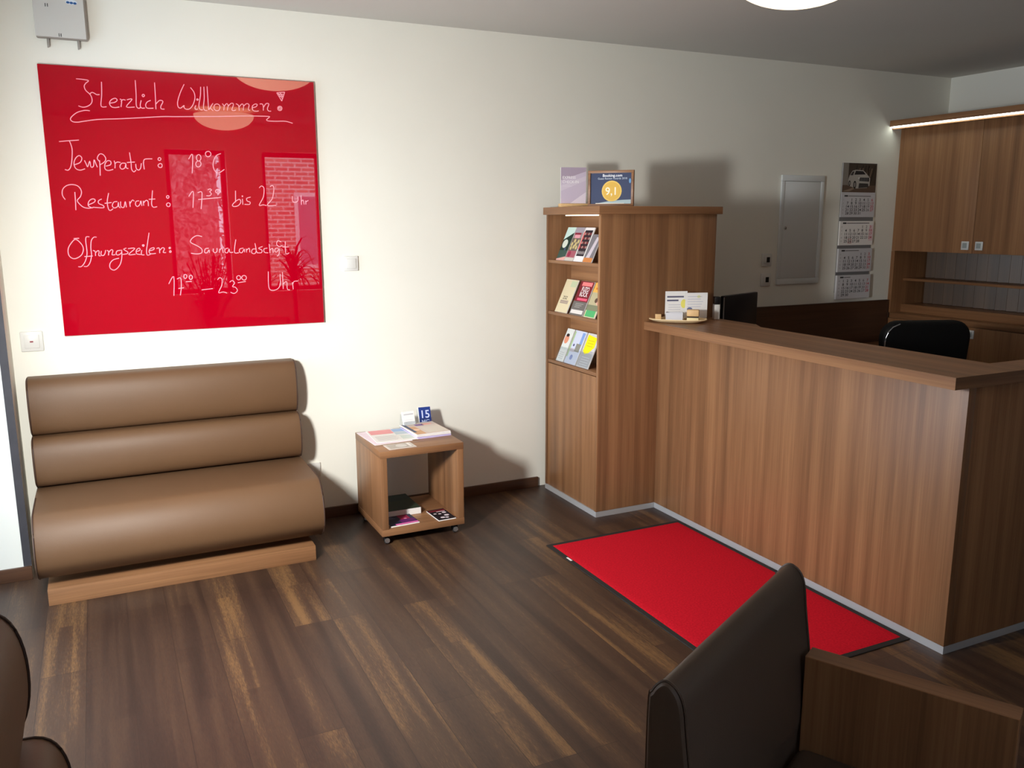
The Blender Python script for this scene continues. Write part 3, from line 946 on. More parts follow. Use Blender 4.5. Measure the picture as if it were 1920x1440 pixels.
rowB = 'brochures on the middle shelf of the cabinet'
leaning('brochure', 'plain beige flyer on the left of the middle shelf', 'brochure', -0.207, 1.116, 0.140, 0.205, 0.005, A_beige, ink(222, 208, 172), group=rowB)
leaning('brochure', 'dark red flyer reading FUZO ROCK on the middle shelf', 'brochure', -0.382, 1.116, 0.148, 0.205, 0.005, A_fuzo, ink(122, 30, 40), group=rowB)
leaning('brochure', 'green and orange flyer on the right of the middle shelf', 'brochure', -0.530, 1.116, 0.120, 0.205, 0.005, A_orange, ink(222, 212, 170), group=rowB)


def A_portrait(m, w, h, y):
    m.rect(-w * .5, w * .5, h * .36, h, y, ink(222, 226, 222))
    m.disc(-w * .12, h * .68, w * .3, y - .0002, ink(226, 150, 120), h * .14)
    m.disc(-w * .12, h * .80, w * .22, y - .0003, ink(52, 36, 36), h * .05)
    for i in range(4):
        m.rect(-w * .35, w * .3, h * (.08 + .06 * i), h * (.1 + .06 * i), y - .0002, ink(206, 204, 202))


def A_blue(m, w, h, y):
    m.rect(w * .2, w * .42, h * .62, h * .96, y, ink(130, 160, 220))
    m.rect(-w * .5, -w * .38, h * .2, h * .96, y, ink(170, 196, 150))
    m.rect(0, w * .4, h * .38, h * .62, y - .0002, ink(140, 140, 130))
    m.disc(-w * .2, h * .56, w * .07, y - .0002, ink(84, 84, 130), h * .04)
    m.rect(-w * .4, 0, h * .36, h * .46, y, ink(190, 180, 190))
    m.disc(-w * .05, h * .2, w * .12, y - .0002, ink(130, 146, 200), h * .08)


def A_yellow(m, w, h, y):
    m.rect(-w * .46, w * .46, h * .04, h * .5, y, ink(176, 174, 178))
    m.poly([(-w * .40, h * .95), (w * .36, h * .90), (w * .40, h * .62), (w * .1, h * .44), (-w * .18, h * .38), (-w * .38, h * .46)], y - .0002, ink(250, 230, 10))
    for i in range(3):
        m.rect(-w * .25, w * .25, h * (.62 + .08 * i), h * (.64 + .08 * i), y - .0003, ink(206, 186, 20))
    for i in range(4):
        m.rect(-w * .3, w * .35, h * (.08 + .07 * i), h * (.1 + .07 * i), y - .0002, ink(206, 206, 210))


rowC = 'leaflets in clear holders on the bottom shelf of the cabinet'
for lab, yb, wd, art_, cov in (('white leaflet with a portrait, leftmost on the bottom shelf', -0.193, 0.082, A_portrait, ink(236, 234, 230)),
                               ('pale blue leaflet in the middle of the bottom shelf', -0.312, 0.130, A_blue, ink(206, 212, 232)),
                               ('grey leaflet with a bright yellow sticker on the bottom shelf', -0.455, 0.130, A_yellow, ink(206, 204, 206))):
    leaning('leaflet', lab, 'leaflet', yb, 0.823, wd, 0.205, 0.006, art_, cov, x0=0.020, group=rowC)


def acryl(label, yb, wd):
    m = MB()
    m.box(-wd / 2, wd / 2, -0.0075, -0.0055, 0.0, 0.088, M['acrylic'])
    m.box(-wd / 2, wd / 2, -0.0055, 0.014, 0.0, 0.0012, M['acrylic'])
    m.box(-wd / 2, wd / 2, 0.0135, 0.0155, 0.0, 0.150, M['acrylic'])
    R = Matrix.Rotation(-PI / 2, 4, 'Z') @ Matrix.Rotation(-0.42, 4, 'X')
    o = m.build('leaflet_holder', None, (KX0 + 0.020, yb, 0.8238), R.to_euler(), smooth=False)
    tag(o, label, 'leaflet holder', 'clear leaflet holders on the bottom shelf')


acryl('clear acrylic holder around the portrait leaflet on the bottom shelf', -0.193, 0.088)
acryl('clear acrylic holder around the pale blue leaflet on the bottom shelf', -0.312, 0.136)
acryl('clear acrylic holder around the leaflet with the yellow sticker', -0.455, 0.136)

# two frames on top of the cabinet
t = thing('sign_stand', 'lilac check-in sign with a pale wooden foot on top of the brochure cabinet', 'sign', (2.495, -0.235, KZ + 0.0006), (0, 0, -0.25))
box1('foot', -0.082, 0.082, -0.026, 0.026, 0, 0.020, M['pale_wood'], t, 0.002, 'pale wooden foot')
m = MB()
m.box(-0.075, 0.075, -0.004, 0.002, 0.0205, 0.222, M['paper'])
m.rect(-0.0745, 0.0745, 0.021, 0.2215, -0.0043, ink(206, 192, 210))
m.poly([(-0.0745, 0.15), (0.0745, 0.20), (0.0745, 0.2215), (-0.0745, 0.2215)], -0.0045, ink(176, 160, 178))
m.poly([(-0.0745, 0.09), (0.0745, 0.15), (0.0745, 0.175), (-0.0745, 0.12)], -0.0045, ink(216, 204, 218))
m.poly([(-0.02, 0.021), (0.0745, 0.021), (0.0745, 0.085)], -0.0045, ink(232, 220, 232))
m.text('EXPRESS', -0.066, 0.158, 0.021, -0.0048, ink(250, 246, 250), 'LEFT')
m.text('CHECK-IN', -0.066, 0.134, 0.021, -0.0048, ink(250, 246, 250), 'LEFT')
for i in range(2):
    m.rect(-0.066, -0.02 + 0.012 * i, 0.122 - 0.007 * i, 0.1245 - 0.007 * i, -0.0048, ink(226, 216, 228))
m.build('print', t, smooth=False)
t = thing('award_frame', 'framed dark blue award with a gold 9,1 disc on top of the brochure cabinet', 'picture frame', (2.566, -0.525, KZ + 0.0006), (0, 0, -0.82))
FW, FH = 0.256, 0.192
m = MB()
for a in ((-FW / 2, FW / 2, 0, 0.014), (-FW / 2, FW / 2, FH - 0.014, FH), (-FW / 2, -FW / 2 + 0.014, 0.014, FH - 0.014), (FW / 2 - 0.014, FW / 2, 0.014, FH - 0.014)):
    m.box(a[0], a[1], -0.012, 0.008, a[2], a[3], M['wood_x'], 0.001)
m.build('frame', t)
m = MB()
m.box(-FW / 2 + 0.013, FW / 2 - 0.013, -0.004, 0.004, 0.013, FH - 0.013, M['paper'])
m.rect(-FW / 2 + 0.0142, FW / 2 - 0.0142, 0.0142, FH - 0.0142, -0.0043, ink(24, 42, 84, 0.5))
m.poly([(-0.09, 0.0142), (FW / 2 - .0142, 0.0142), (FW / 2 - .0142, 0.036), (0.06, 0.034), (-0.02, 0.027)], -0.0046, ink(168, 190, 196))
m.rect(-0.085, 0.075, 0.0145, 0.018, -0.0049, ink(240, 236, 224))
m.disc(0.005, 0.082, 0.056, -0.0046, ink(232, 196, 96))
m.disc(0.005, 0.082, 0.049, -0.0048, ink(222, 178, 70))
m.text('9,1', 0.004, 0.062, 0.058, -0.0052, ink(250, 240, 210))
m.text('Booking.com', 0.008, 0.158, 0.021, -0.0048, ink(246, 248, 252))
m.text('Guest Review Awards 2018', 0.008, 0.144, 0.0145, -0.0048, ink(180, 192, 206))
m.disc(FW / 2 - 0.022, 0.135, 0.006, -0.0047, ink(96, 150, 196), 0.013)
m.build('print', t, smooth=False)
m = MB()
m.box(-0.02, 0.02, 0.009, 0.013, 0.0025, 0.11, M['black_plastic'], mat4=Matrix.Translation((0, 0.0, 0)) @ Matrix.Rotation(-0.0, 4, 'X'))
m.box(-0.02, 0.02, 0.013, 0.05, 0.002, 0.005, M['black_plastic'])
m.build('easel', t)

# ---------------------------------------------------------------- reception counter
t = thing('reception_counter', 'walnut reception counter with thick overhanging top behind the red mat', 'counter', (2.81, -2.581, 0))
PX, PYN, PYF = 0.0, 0.0, 1.9105          # local: front panel plane x=0, near end y=0, cabinet side y
box1('front_panel', 0.0, 0.04, 0.0, PYF, 0.032, 1.0515, M['wood_z'], t, 0.001)
box1('end_panel', 0.0402, 1.75, 0.0, 0.04, 0.032, 1.0515, M['wood_z2'], t, 0.001)
m = MB()
m.prism([(-0.104, -0.019), (1.80, -0.019), (1.80, 0.135), (0.292, 0.135), (0.292, 1.42), (0.350, 1.52), (0.350, PYF), (-0.104, PYF)], 'z', 1.052, 1.097, M['wood_y'])
m.build('countertop', t)
box1('desk_shelf', 0.0405, 0.66, 0.30, PYF, 0.72, 0.745, M['wood_y'], t, 0.001)
m = MB()
m.box(0.0, 0.012, 0.0, PYF, 0, 0.0315, M['alu'])
m.box(0.012, 1.75, 0.0, 0.012, 0, 0.0315, M['alu'])
o = m.build('kick_strip', t)
o['label'] = 'brushed aluminium kick strip'

# ---------------------------------------------------------------- red mat
t = thing('door_mat', 'red carpet mat with black rubber border in front of the reception counter', 'mat', (1.963, -2.442, 0))
RW, RD = 0.838, 1.522
m = MB()
m.box(0, RW, 0, RD, 0.0006, 0.005, M['rubber'], 0.002, 1)
m.build('rubber_border', t)
m = MB()
nx, ny = 42, 76
vs, fs = [], []
for j in range(ny + 1):
    for i in range(nx + 1):
        z = 0.0085 + random.uniform(-.0004, .0004)
        if i in (0, nx) or j in (0, ny):
            z = 0.0052
        vs.append((0.026 + (RW - 0.052) * i / nx, 0.026 + (RD - 0.052) * j / ny, z))
for j in range(ny):
    for i in range(nx):
        a = j * (nx + 1) + i
        fs.append((a, a + 1, a + nx + 2, a + nx + 1))
m.add(vs, fs, M['mat_red'])
m.build('pile', t)
o = box1('tag', 0.010, 0.020, RD - 0.24, RD - 0.195, 0.0053, 0.0066, M['paper'], t, label='small white tag on the border')

# ---------------------------------------------------------------- tray with cards on the counter
CT = 1.0975
t = thing('tray', 'cream oval serving tray at the far end of the counter top', 'tray', (2.852, -0.782, CT), (0, 0, -0.72))
m = MB()
n = 36
prof = [(0.0, 0.0005), (0.70, 0.0005), (0.86, 0.006), (1.0, 0.016), (0.985, 0.020), (0.84, 0.011), (0.68, 0.005), (0.0, 0.005)]
vs, fs = [], []
for r, z in prof:
    for i in range(n):
        a = 2 * PI * i / n
        sgn = lambda q: math.copysign(abs(q) ** 0.75, q)
        vs.append((0.158 * r * sgn(math.cos(a)), 0.083 * r * sgn(math.sin(a)), z))
for k in range(len(prof) - 1):
    for i in range(n):
        j = (i + 1) % n
        fs.append((k * n + i, k * n + j, (k + 1) * n + j, (k + 1) * n + i))
m.add(vs, fs, ink(240, 214, 168))
m.build('dish', t)


def card_sign(label, loc, rz, w, h, art):
    m = MB()
    m.box(-w / 2, w / 2, 0, 0.003, 0, h, M['paper'])
    m.box(-w / 2, w / 2, 0.003, 0.035, 0, 0.0015, M['paper'])
    art(m, w, h, -0.0004)
    o = m.build('card_sign', None, loc, (0, 0, rz), smooth=False)
    return tag(o, label, 'card sign', 'cards on the tray')


def A_card1(m, w, h, y):
    m.rect(-w * .42, w * .34, h * .76, h * .82, y, ink(96, 96, 120))
    m.rect(-w * .42, w * .1, h * .62, h * .68, y, ink(96, 96, 120))
    m.disc(w * .34, h * .52, w * .13, y, ink(246, 236, 120), h * .17)
    for i in range(4):
        m.rect(-w * .35, w * .2, h * (.2 + .09 * i), h * (.22 + .09 * i), y, ink(196, 196, 206))


def A_card2(m, w, h, y):
    for i in range(5):
        m.rect(-w * .4, w * (.2 + .05 * (i % 3)), h * (.44 + .1 * i), h * (.46 + .1 * i), y, ink(196, 198, 214))
    m.disc(-w * .3, h * .36, w * .12, y, ink(110, 120, 160), h * .07)
    m.disc(w * .1, h * .85, w * .08, y, ink(232, 236, 180), h * .05)


card_sign('white card sign with a yellow spot, left on the tray', (2.892, -0.708, CT + 0.0166), -0.35, 0.125, 0.145, A_card1)
card_sign('white card sign with pale blue print, right on the tray', (2.966, -0.792, CT + 0.0166), -0.35, 0.125, 0.140, A_card2)
t = thing('note_block', 'small open box of white note paper at the front of the tray', 'note box', (2.832, -0.778, CT + 0.006), (0, 0, -0.72))
m = MB()
m.box(-0.046, 0.046, -0.026, -0.023, 0, 0.048, M['paper_grey']); m.box(-0.046, 0.046, 0.023, 0.026, 0, 0.048, M['paper_grey'])
m.box(-0.046, -0.043, -0.023, 0.023, 0, 0.048, M['paper_grey']); m.box(0.043, 0.046, -0.023, 0.023, 0, 0.048, M['paper_grey'])
m.box(-0.043, 0.043, -0.023, 0.023, 0, 0.003, M['paper_grey'])
m.build('box', t)
box1('paper', -0.042, 0.042, -0.022, 0.022, 0.0032, 0.043, M['paper'], t)
o = MB().box(-0.016, 0.016, -0.014, 0.014, 0, 0.032, M['pale_wood'], 0.003).build('wooden_block', None, (2.775, -0.705, CT + 0.009), (0, 0, -0.5))
tag(o, 'small pale wooden block on the left end of the tray', 'block')
t = thing('wooden_figure', 'small pale wooden box with dark base on the right end of the tray', 'ornament', (2.905, -0.845, CT + 0.006), (0, 0, -0.72))
box1('base', -0.032, 0.032, -0.02, 0.02, 0, 0.022, ink(236, 220, 170), t, 0.003)
box1('band', -0.030, 0.030, -0.0185, 0.0185, 0.0222, 0.029, ink(54, 40, 26), t)
box1('body', -0.033, 0.033, -0.022, 0.022, 0.0292, 0.066, M['pale_wood'], t, 0.006)
t = thing('handset', 'slim white upright device with a black top beside the monitor', 'device', (3.105, -0.765, 0.0), (0, 0, -0.4))
t.location = (3.122, -0.772, CT)
box1('body', -0.016, 0.016, -0.02, 0.02, 0.0, 0.085, M['white_plastic'], t, 0.004)
box1('cap', -0.017, 0.017, -0.021, 0.021, 0.0853, 0.128, M['black_plastic'], t, 0.004, 'black top')

# ---------------------------------------------------------------- desk, monitor, chair behind the counter
t = thing('back_desk', 'dark walnut desk with tall splashback along the wall behind the counter', 'desk', (3.20, -0.03, 0))
box1('splashback', 0.0, 2.17, 0.005, 0.027, 0.0, 1.053, M['wood_dark'], t, 0.001, 'dark walnut splashback')
box1('desk_top', 0.0, 2.17, -0.58, 0.0048, 0.71, 0.74, M['wood_x'], t, 0.001)
box1('leg_panel', 0.02, 0.045, -0.55, 0.0048, 0.0, 0.7098, M['wood_z'], t)
box1('leg_panel', 2.10, 2.125, -0.55, 0.0048, 0.0, 0.7098, M['wood_z'], t)
t = thing('monitor', 'black flat monitor standing behind the far end of the counter', 'monitor', (3.53, -0.487, 0.7406), (0, 0, 0.36))
m = MB()
m.box(-0.205, 0.205, -0.016, 0.012, 0.115, 0.463, M['screen'], 0.006)
m.build('housing', t)
m = MB()
m.box(-0.2, 0.2, 0.0122, 0.0135, 0.12, 0.458, M['black_plastic'])
m.build('screen', t)
m = MB()
m.box(-0.03, 0.03, -0.028, -0.0165, 0.006, 0.25, M['black_plastic'], 0.003)
m.box(-0.11, 0.11, -0.09, 0.08, 0.0, 0.008, M['black_plastic'], 0.003)
m.build('stand', t)
o = box1('edge_trim', -0.2075, -0.2052, -0.0165, -0.010, 0.125, 0.455, M['alu'], t, label='light grey edge')

t = thing('office_chair', 'black leather office chair with rounded back behind the counter', 'chair', (4.36, -1.16, 0), (0, 0, -0.36))
def rr_back(w, h, r, n=8):
    pts = []
    for cx, cz, a0 in ((w / 2 - r, h - r, 0), (-w / 2 + r, h - r, PI / 2)):
        for i in range(n + 1):
            a = a0 + PI / 2 * i / n
            pts.append((cx + r * math.cos(a), cz + r * math.sin(a)))
    pts += [(-w / 2 + 0.03, 0.02), (-w / 2 + 0.06, 0.0), (w / 2 - 0.06, 0.0), (w / 2 - 0.03, 0.02)]
    return pts
m = MB()
m.prism([(a, b + 0.52) for a, b in rr_back(0.54, 0.545, 0.10)], 'y', -0.035, 0.045, M['black_leather'], 0.024, 4)
m.build('backrest', t)
m = MB()
m.tube([(-0.264, -0.036, z) for z in (0.72, 0.85, 0.95)] + [(-0.252, -0.036, 1.0), (-0.222, -0.036, 1.032), (-0.18, -0.036, 1.05)], 0.004, M['chrome'], 6)
o = m.build('back_trim', t)
o['label'] = 'thin chrome trim on the back edge'
m = MB()
m.box(-0.25, 0.25, 0.03, 0.50, 0.43, 0.52, M['black_leather'], 0.035, 4)
m.build('seat', t)
m = MB()
m.lathe([(0.03, 0.08), (0.03, 0.42), (0.06, 0.428)], M['chrome'], 16, 0, 0.26)
m.build('gas_column', t)
for i in range(5):
    a = 2 * PI * i / 5 + 0.3
    m = MB()
    m.tube([(0.02 * math.cos(a), 0.26 + 0.02 * math.sin(a), 0.10), (0.28 * math.cos(a), 0.26 + 0.28 * math.sin(a), 0.07)], [0.024, 0.016], M['black_plastic'], 8)
    m.lathe([(0.0, 0.0), (0.018, 0.004), (0.024, 0.025), (0.018, 0.046), (0.0, 0.055)], M['black_plastic'], 12, 0.28 * math.cos(a), 0.26 + 0.28 * math.sin(a))
    m.build('base_arm', t)

# ---------------------------------------------------------------- wall unit on the right
UX = 5.385
t = thing('wall_unit', 'tall walnut wall unit with cupboard doors and pigeonholes on the right wall', 'cabinet', (UX, 0, 0))
UD = XR - UX - 0.003
YE = -2.62
for ya, yb in ((-0.032, -0.001), (YE, YE + 0.03)):
    m = MB()
    m.box(0.021, UD, ya, yb, 0.10, 2.304, M['wood_z'])
    m.box(0.0, 0.021, ya, yb, 0.957, 1.4165, M['wood_z'])
    m.build('side_panel', t)
box1('plinth', 0.02, UD, YE, -0.003, 0.0, 0.0998, M['wood_dark'], t)
m = MB()
m.box(-0.12, UD, YE, -0.001, 2.308, 2.350, M['wood_y'], 0.001)
m.box(-0.094, -0.086, YE, -0.001, 2.290, 2.3079, M['wood_y'])  # rear lip added to keep the strip's light off the doors
m.build('crown', t)
box1('light_strip', -0.112, -0.096, YE + 0.01, -0.012, 2.299, 2.3078, M['led_cold'], t, label='glowing cool white light strip under the crown')
box1('upper_box', 0.021, UD, YE + 0.031, -0.033, 1.425, 2.303, M['wood_z'], t)
ys = [-0.0005, -0.660, -1.314, -1.968, YE + 0.004]


def square_pull(par, y, z):
    m = MB()
    m.box(-0.008, -0.0005, y - 0.028, y + 0.028, z - 0.029, z + 0.029, M['satin'], 0.002)
    m.box(-0.0095, -0.0082, y - 0.015, y + 0.017, z - 0.016, z + 0.018, ink(150, 156, 154, 0.3), 0.0005)
    o = m.build('handle', par)
    o['label'] = 'square satin metal pull'


for i in range(4):
    d = box1('door', 0.0, 0.0205, ys[i + 1] + 0.0015, ys[i] - 0.0015, 1.418, 2.302, M['wood_z'] if i % 2 else M['wood_z2'], t, 0.0008)
    square_pull(d, ys[i + 1] + 0.052 if i % 2 == 0 else ys[i] - 0.052, 1.470)
    d = box1('door', 0.0, 0.0205, ys[i + 1] + 0.0015, ys[i] - 0.0015, 0.104, 0.915, M['wood_z2'] if i % 2 else M['wood_z'], t, 0.0008)
    square_pull(d, ys[i + 1] + 0.052 if i % 2 == 0 else ys[i] - 0.052, 0.868)
box1('lower_box', 0.021, UD, YE + 0.031, -0.033, 0.104, 0.920, M['wood_z'], t)
box1('worktop', -0.006, UD, YE + 0.031, -0.0325, 0.9205, 0.956, M['wood_y'], t, 0.001)
box1('niche_base', 0.108, UD, YE + 0.031, -0.0335, 0.9565, 1.018, M['wood_y'], t, 0.001)
box1('niche_back', UD - 0.014, UD - 0.002, YE + 0.031, -0.0335, 1.0185, 1.4245, M['wood_dark'], t)  # darker board: shade in the gaps between slats is put into its colour
box1('shelf', 0.110, UD - 0.0145, YE + 0.031, -0.0335, 1.194, 1.212, M['wood_y'], t, 0.001)
y = -0.120
while y > YE + 0.06:
    for z0, z1 in ((1.0185, 1.1937), (1.2123, 1.4245)):
        MB().box(-0.007, 0.007, -0.037, 0.037, z0, z1, M['divider'], 0.002, 1, mat4=Matrix.Translation((0.30, y, 0)) @ Matrix.Rotation(0.34, 4, 'Z')).build('upright_slat', t)
    y -= 0.0835
# ---------------------------------------------------------------- things on the back wall
t = thing('fuse_box', 'white flush fuse box door on the wall beside the calendar', 'fuse box', (4.262, 0, 1.202))
FWd, FHt = 0.390, 0.747
m = MB()
for a in ((0, FWd, 0, 0.040), (0, FWd, FHt - 0.040, FHt), (0, 0.030, 0.04, FHt - 0.04), (FWd - 0.030, FWd, 0.04, FHt - 0.04)):
    m.box(a[0], a[1], -0.016, -0.0005, a[2], a[3], M['panel_white'], 0.003)
m.build('frame', t)
m = MB()
m.box(0.032, FWd - 0.032, -0.013, -0.0005, 0.042, FHt - 0.042, M['panel_white'], 0.002)
d = m.build('door', t)
m = MB()
m.lathe([(0.0, 0.0), (0.010, 0.0), (0.010, 0.006), (0.0, 0.008)], M['chrome'], 14, mat4=Matrix.Translation((0.05, -0.0132, 0.39)) @ Matrix.Rotation(PI / 2, 4, 'X'))
m.box(0.049, 0.051, -0.0225, -0.0205, 0.383, 0.397, M['black_plastic'])
m.build('lock', d)


def wall_plate(name, label, cat, x, z, w=0.083, insert=None, group=None):
    t = thing(name, label, cat, (x, 0, z), group=group)
    m = MB()
    m.box(-w / 2, w / 2, -0.011, -0.0005, -w / 2, w / 2, M['white_plastic'], 0.004)
    m.build('frame', t)
    if insert:
        insert(t, w)
    return t


def ins_rocker(t, w):
    m = MB()
    m.box(-w * .33, w * .33, -0.0155, -0.0112, -w * .33, w * .33, M['white_plastic'], 0.003)
    return m.build('rocker', t)


def ins_red(t, w):
    r = ins_rocker(t, w)
    box1('indicator', -0.008, 0.006, -0.0168, -0.0157, -0.004, 0.003, ink(140, 60, 70), r, label='small dark red indicator')


def ins_black(t, w):
    m = MB()
    m.box(-w * .30, w * .30, -0.014, -0.0112, -w * .30, w * .30, M['white_plastic'], 0.002)
    m.build('cover', t)
    box1('display', -0.006, 0.022, -0.0152, -0.0142, -0.018, 0.018, M['black_plastic'], t, label='small black window')


def ins_socket(t, w):
    m = MB()
    m.lathe([(0.019, 0.0), (0.024, 0.0), (0.027, 0.004), (0.019, 0.004)], M['white_plastic'], 24, mat4=Matrix.Translation((0, -0.0112, 0)) @ Matrix.Rotation(PI / 2, 4, 'X'))
    m.lathe([(0.0, 0.0), (0.0188, 0.0), (0.0188, 0.002), (0.0, 0.002)], ink(110, 112, 120), 24, mat4=Matrix.Translation((0, -0.0112, 0)) @ Matrix.Rotation(PI / 2, 4, 'X'))
    m.build('socket_well', t)


wall_plate('room_thermostat', 'white thermostat on the wall right of the red board', 'thermostat', 1.243, 1.421, 0.080, ins_rocker)
wall_plate('light_switch', 'white light switch with a red mark below the left corner of the red board', 'switch', -0.306, 1.093, 0.095, ins_red)
wall_plate('wall_control', 'upper white wall plate with a black window left of the fuse box', 'switch', 4.168, 1.377, 0.088, ins_black, 'wall plates left of the fuse box')
wall_plate('wall_control', 'lower white wall plate with a black window left of the fuse box', 'switch', 4.168, 1.240, 0.088, ins_black, 'wall plates left of the fuse box')
wall_plate('power_socket', 'white power socket low on the wall at the right end of the bench', 'socket', 0.985, 0.290, 0.083, ins_socket)

# access point at the top left
t = thing('wireless_access_point', 'pale grey wireless box with two stub feet high on the wall above the red board', 'access point', (-0.158, 0, 2.458))
m = MB()
m.box(0.0, 0.212, -0.045, -0.006, 0.0, 0.215, M['grey_side'], 0.008, 3)
m.build('housing', t)
m = MB()
m.box(0.0, 0.204, -0.050, -0.0452, 0.004, 0.215, M['grey_plastic'], 0.002)
for x, z in ((0.092, 0.007), (0.100, 0.007), (0.048, 0.13), (0.057, 0.13)):
    m.box(x, x + 0.003, -0.0508, -0.0501, z, z + 0.014, M['black_plastic'])
m.disc(0.155, 0.158, 0.024, -0.0504, ink(206, 216, 226), 0.010)
for i in range(3):
    m.disc(0.141 + 0.014 * i, 0.156 - 0.001 * i, 0.007, -0.0507, ink(40, 84, 140), 0.005)
m.build('cover', t, smooth=False)
for x in (0.045, 0.168):
    m = MB()
    m.box(x, x + 0.007, -0.030, -0.020, -0.036, 0.0, M['grey_side'], 0.002)
    m.box(x - 0.004, x + 0.002, -0.012, -0.004, -0.036, 0.008, M['grey_side'], 0.001)
    m.build('foot', t)

# calendar
t = thing('wall_calendar', 'four month wall calendar with a car photo hanging between fuse box and wall unit', 'calendar', (4.825, 0, 1.145))
Rt = 0.013        # slight lean of the hanging strip
m = MB()
m.box(0.0, 0.335, -0.006, -0.002, -0.022, 0.9, ink(122, 122, 124))
m.build('backing_board', t)
m = MB()
PY = -0.0095
m.box(0.0, 0.335, -0.009, -0.0062, 0.685, 0.900, M['paper_grey'])
m.rect(0.002, 0.333, 0.695, 0.899, PY, ink(64, 54, 46))
m.rect(0.002, 0.333, 0.695, 0.745, PY - .0002, ink(96, 78, 66))
m.poly([(0.002, 0.70), (0.07, 0.70), (0.19, 0.745), (0.17, 0.745)], PY - .0003, ink(140, 122, 106))
m.rect(0.002, 0.055, 0.745, 0.899, PY - .0002, ink(134, 128, 120))
for i in range(9):
    xx = 0.11 + 0.02 * i
    m.poly([(xx, 0.76), (xx + 0.010, 0.76), (xx + 0.03 + .01 * (i % 3), 0.885 - .02 * (i % 2)), (xx + 0.022 + .01 * (i % 3), 0.885 - .02 * (i % 2))], PY - .0003, ink(128, 108, 90) if i % 2 else ink(40, 34, 30))
body = [(0.058, 0.742), (0.056, 0.785), (0.066, 0.812), (0.092, 0.845), (0.125, 0.853), (0.20, 0.850), (0.232, 0.828), (0.258, 0.808), (0.272, 0.785), (0.270, 0.745), (0.245, 0.728), (0.14, 0.722)]
m.poly(body, PY - .0005, ink(176, 172, 166))
m.poly([(0.112, 0.818), (0.125, 0.846), (0.198, 0.844), (0.224, 0.822)], PY - .0007, ink(34, 34, 38))
m.poly([(0.072, 0.814), (0.094, 0.840), (0.112, 0.842), (0.100, 0.814)], PY - .0007, ink(58, 56, 58))
m.poly([(0.165, 0.775), (0.170, 0.800), (0.262, 0.800), (0.262, 0.772)], PY - .0007, ink(44, 46, 50))
for i in range(5):
    m.rect(0.180 + .015 * i, 0.184 + .015 * i, 0.774, 0.799, PY - .0009, ink(120, 120, 122))
m.poly([(0.150, 0.795), (0.166, 0.803), (0.162, 0.790)], PY - .0009, ink(232, 232, 230))
m.poly([(0.262, 0.800), (0.272, 0.792), (0.264, 0.788)], PY - .0009, ink(232, 232, 230))
m.poly([(0.16, 0.725), (0.165, 0.760), (0.255, 0.758), (0.262, 0.732)], PY - .0006, ink(60, 58, 58))
for a, b, r in ((0.122, 0.748, 0.024), (0.070, 0.758, 0.017)):
    m.disc(a, b, r * .62, PY - .0010, ink(26, 24, 24), r * 1.15)
    m.disc(a, b, r * .36, PY - .0012, ink(140, 136, 132), r * .7)
m.build('car_picture', t, smooth=False)
BLK = [(0.468, 0.680, 'Januar', 1, 31), (0.238, 0.448, 'Februar', 4, 28), (0.006, 0.218, 'Marz', 4, 31), (None, None, 'April', 0, 30)]
zt = [(0.500, 0.684), (0.292, 0.476), (0.112, 0.268), (-0.10, 0.088)]
tops = [0.684, 0.478, 0.272, 0.066]
bots = [0.510, 0.304, 0.098, -0.0]
blocks = [(0.5135, 0.684, 1, 31), (0.300, 0.4705, 4, 28), (0.0865, 0.257, 4, 31), (-0.0, 0.0, 0, 30)]
lay = [(0.520, 0.684), (0.320, 0.492), (0.128, 0.296), (-0.068 + 0.0, 0.104)]
weekno = [1, 5, 9, 14]
for bi, (z0, z1) in enumerate(lay):
    first, days = ((1, 31), (4, 28), (4, 31), (0, 30))[bi]
    tilt = 0.05 if bi == 3 else 0.02
    m = MB()
    bw = 0.335
    yb = -0.012 - 0.004 * bi
    for _ in range(1):
        m.box(0.0, bw, yb, -0.0064, z0, z1, M['paper'] if bi == 1 else M['paper_grey'])
    yy = yb - 0.0003
    m.rect(0.028, 0.062, z1 - 0.020, z1 - 0.009, yy, ink(60, 58, 60))
    m.rect(0.066, (0.29, 0.29, 0.20, 0.13)[bi], z1 - 0.018, z1 - 0.012, yy, ink(120, 118, 120))
    if bi == 1:
        m.rect(0.292, bw - .002, z0 + 0.03, z1 - 0.03, yy, ink(236, 214, 220))
    for dday in range(1, days + 1):
        c = (first + dday - 1) % 7
        r = (first + dday - 1) // 7
        colr = ink(200, 60, 80) if c == 6 else (ink(110, 110, 114) if c == 5 else ink(40, 40, 46))
        m.text(str(dday), 0.062 + 0.0405 * c, z1 - 0.050 - r * (z1 - z0 - 0.045) / 5.0, 0.0265, yy - .0003, colr, 'CENTER', 1.3)
    for r in range(5):
        m.text(str(weekno[bi] + r), 0.020, z1 - 0.046 - r * (z1 - z0 - 0.045) / 5.0, 0.014, yy - .0003, ink(140, 140, 144))
    if bi == 1:
        for a in ((0.086, 0.120, z0 + 0.014, z0 + 0.017), (0.086, 0.120, z0 + 0.043, z0 + 0.046), (0.086, 0.089, z0 + 0.014, z0 + 0.046), (0.117, 0.120, z0 + 0.014, z0 + 0.046)):
            m.rect(a[0], a[1], a[2], a[3], yy - .0006, ink(170, 40, 60))
    m.build('month_sheet', t, smooth=False)

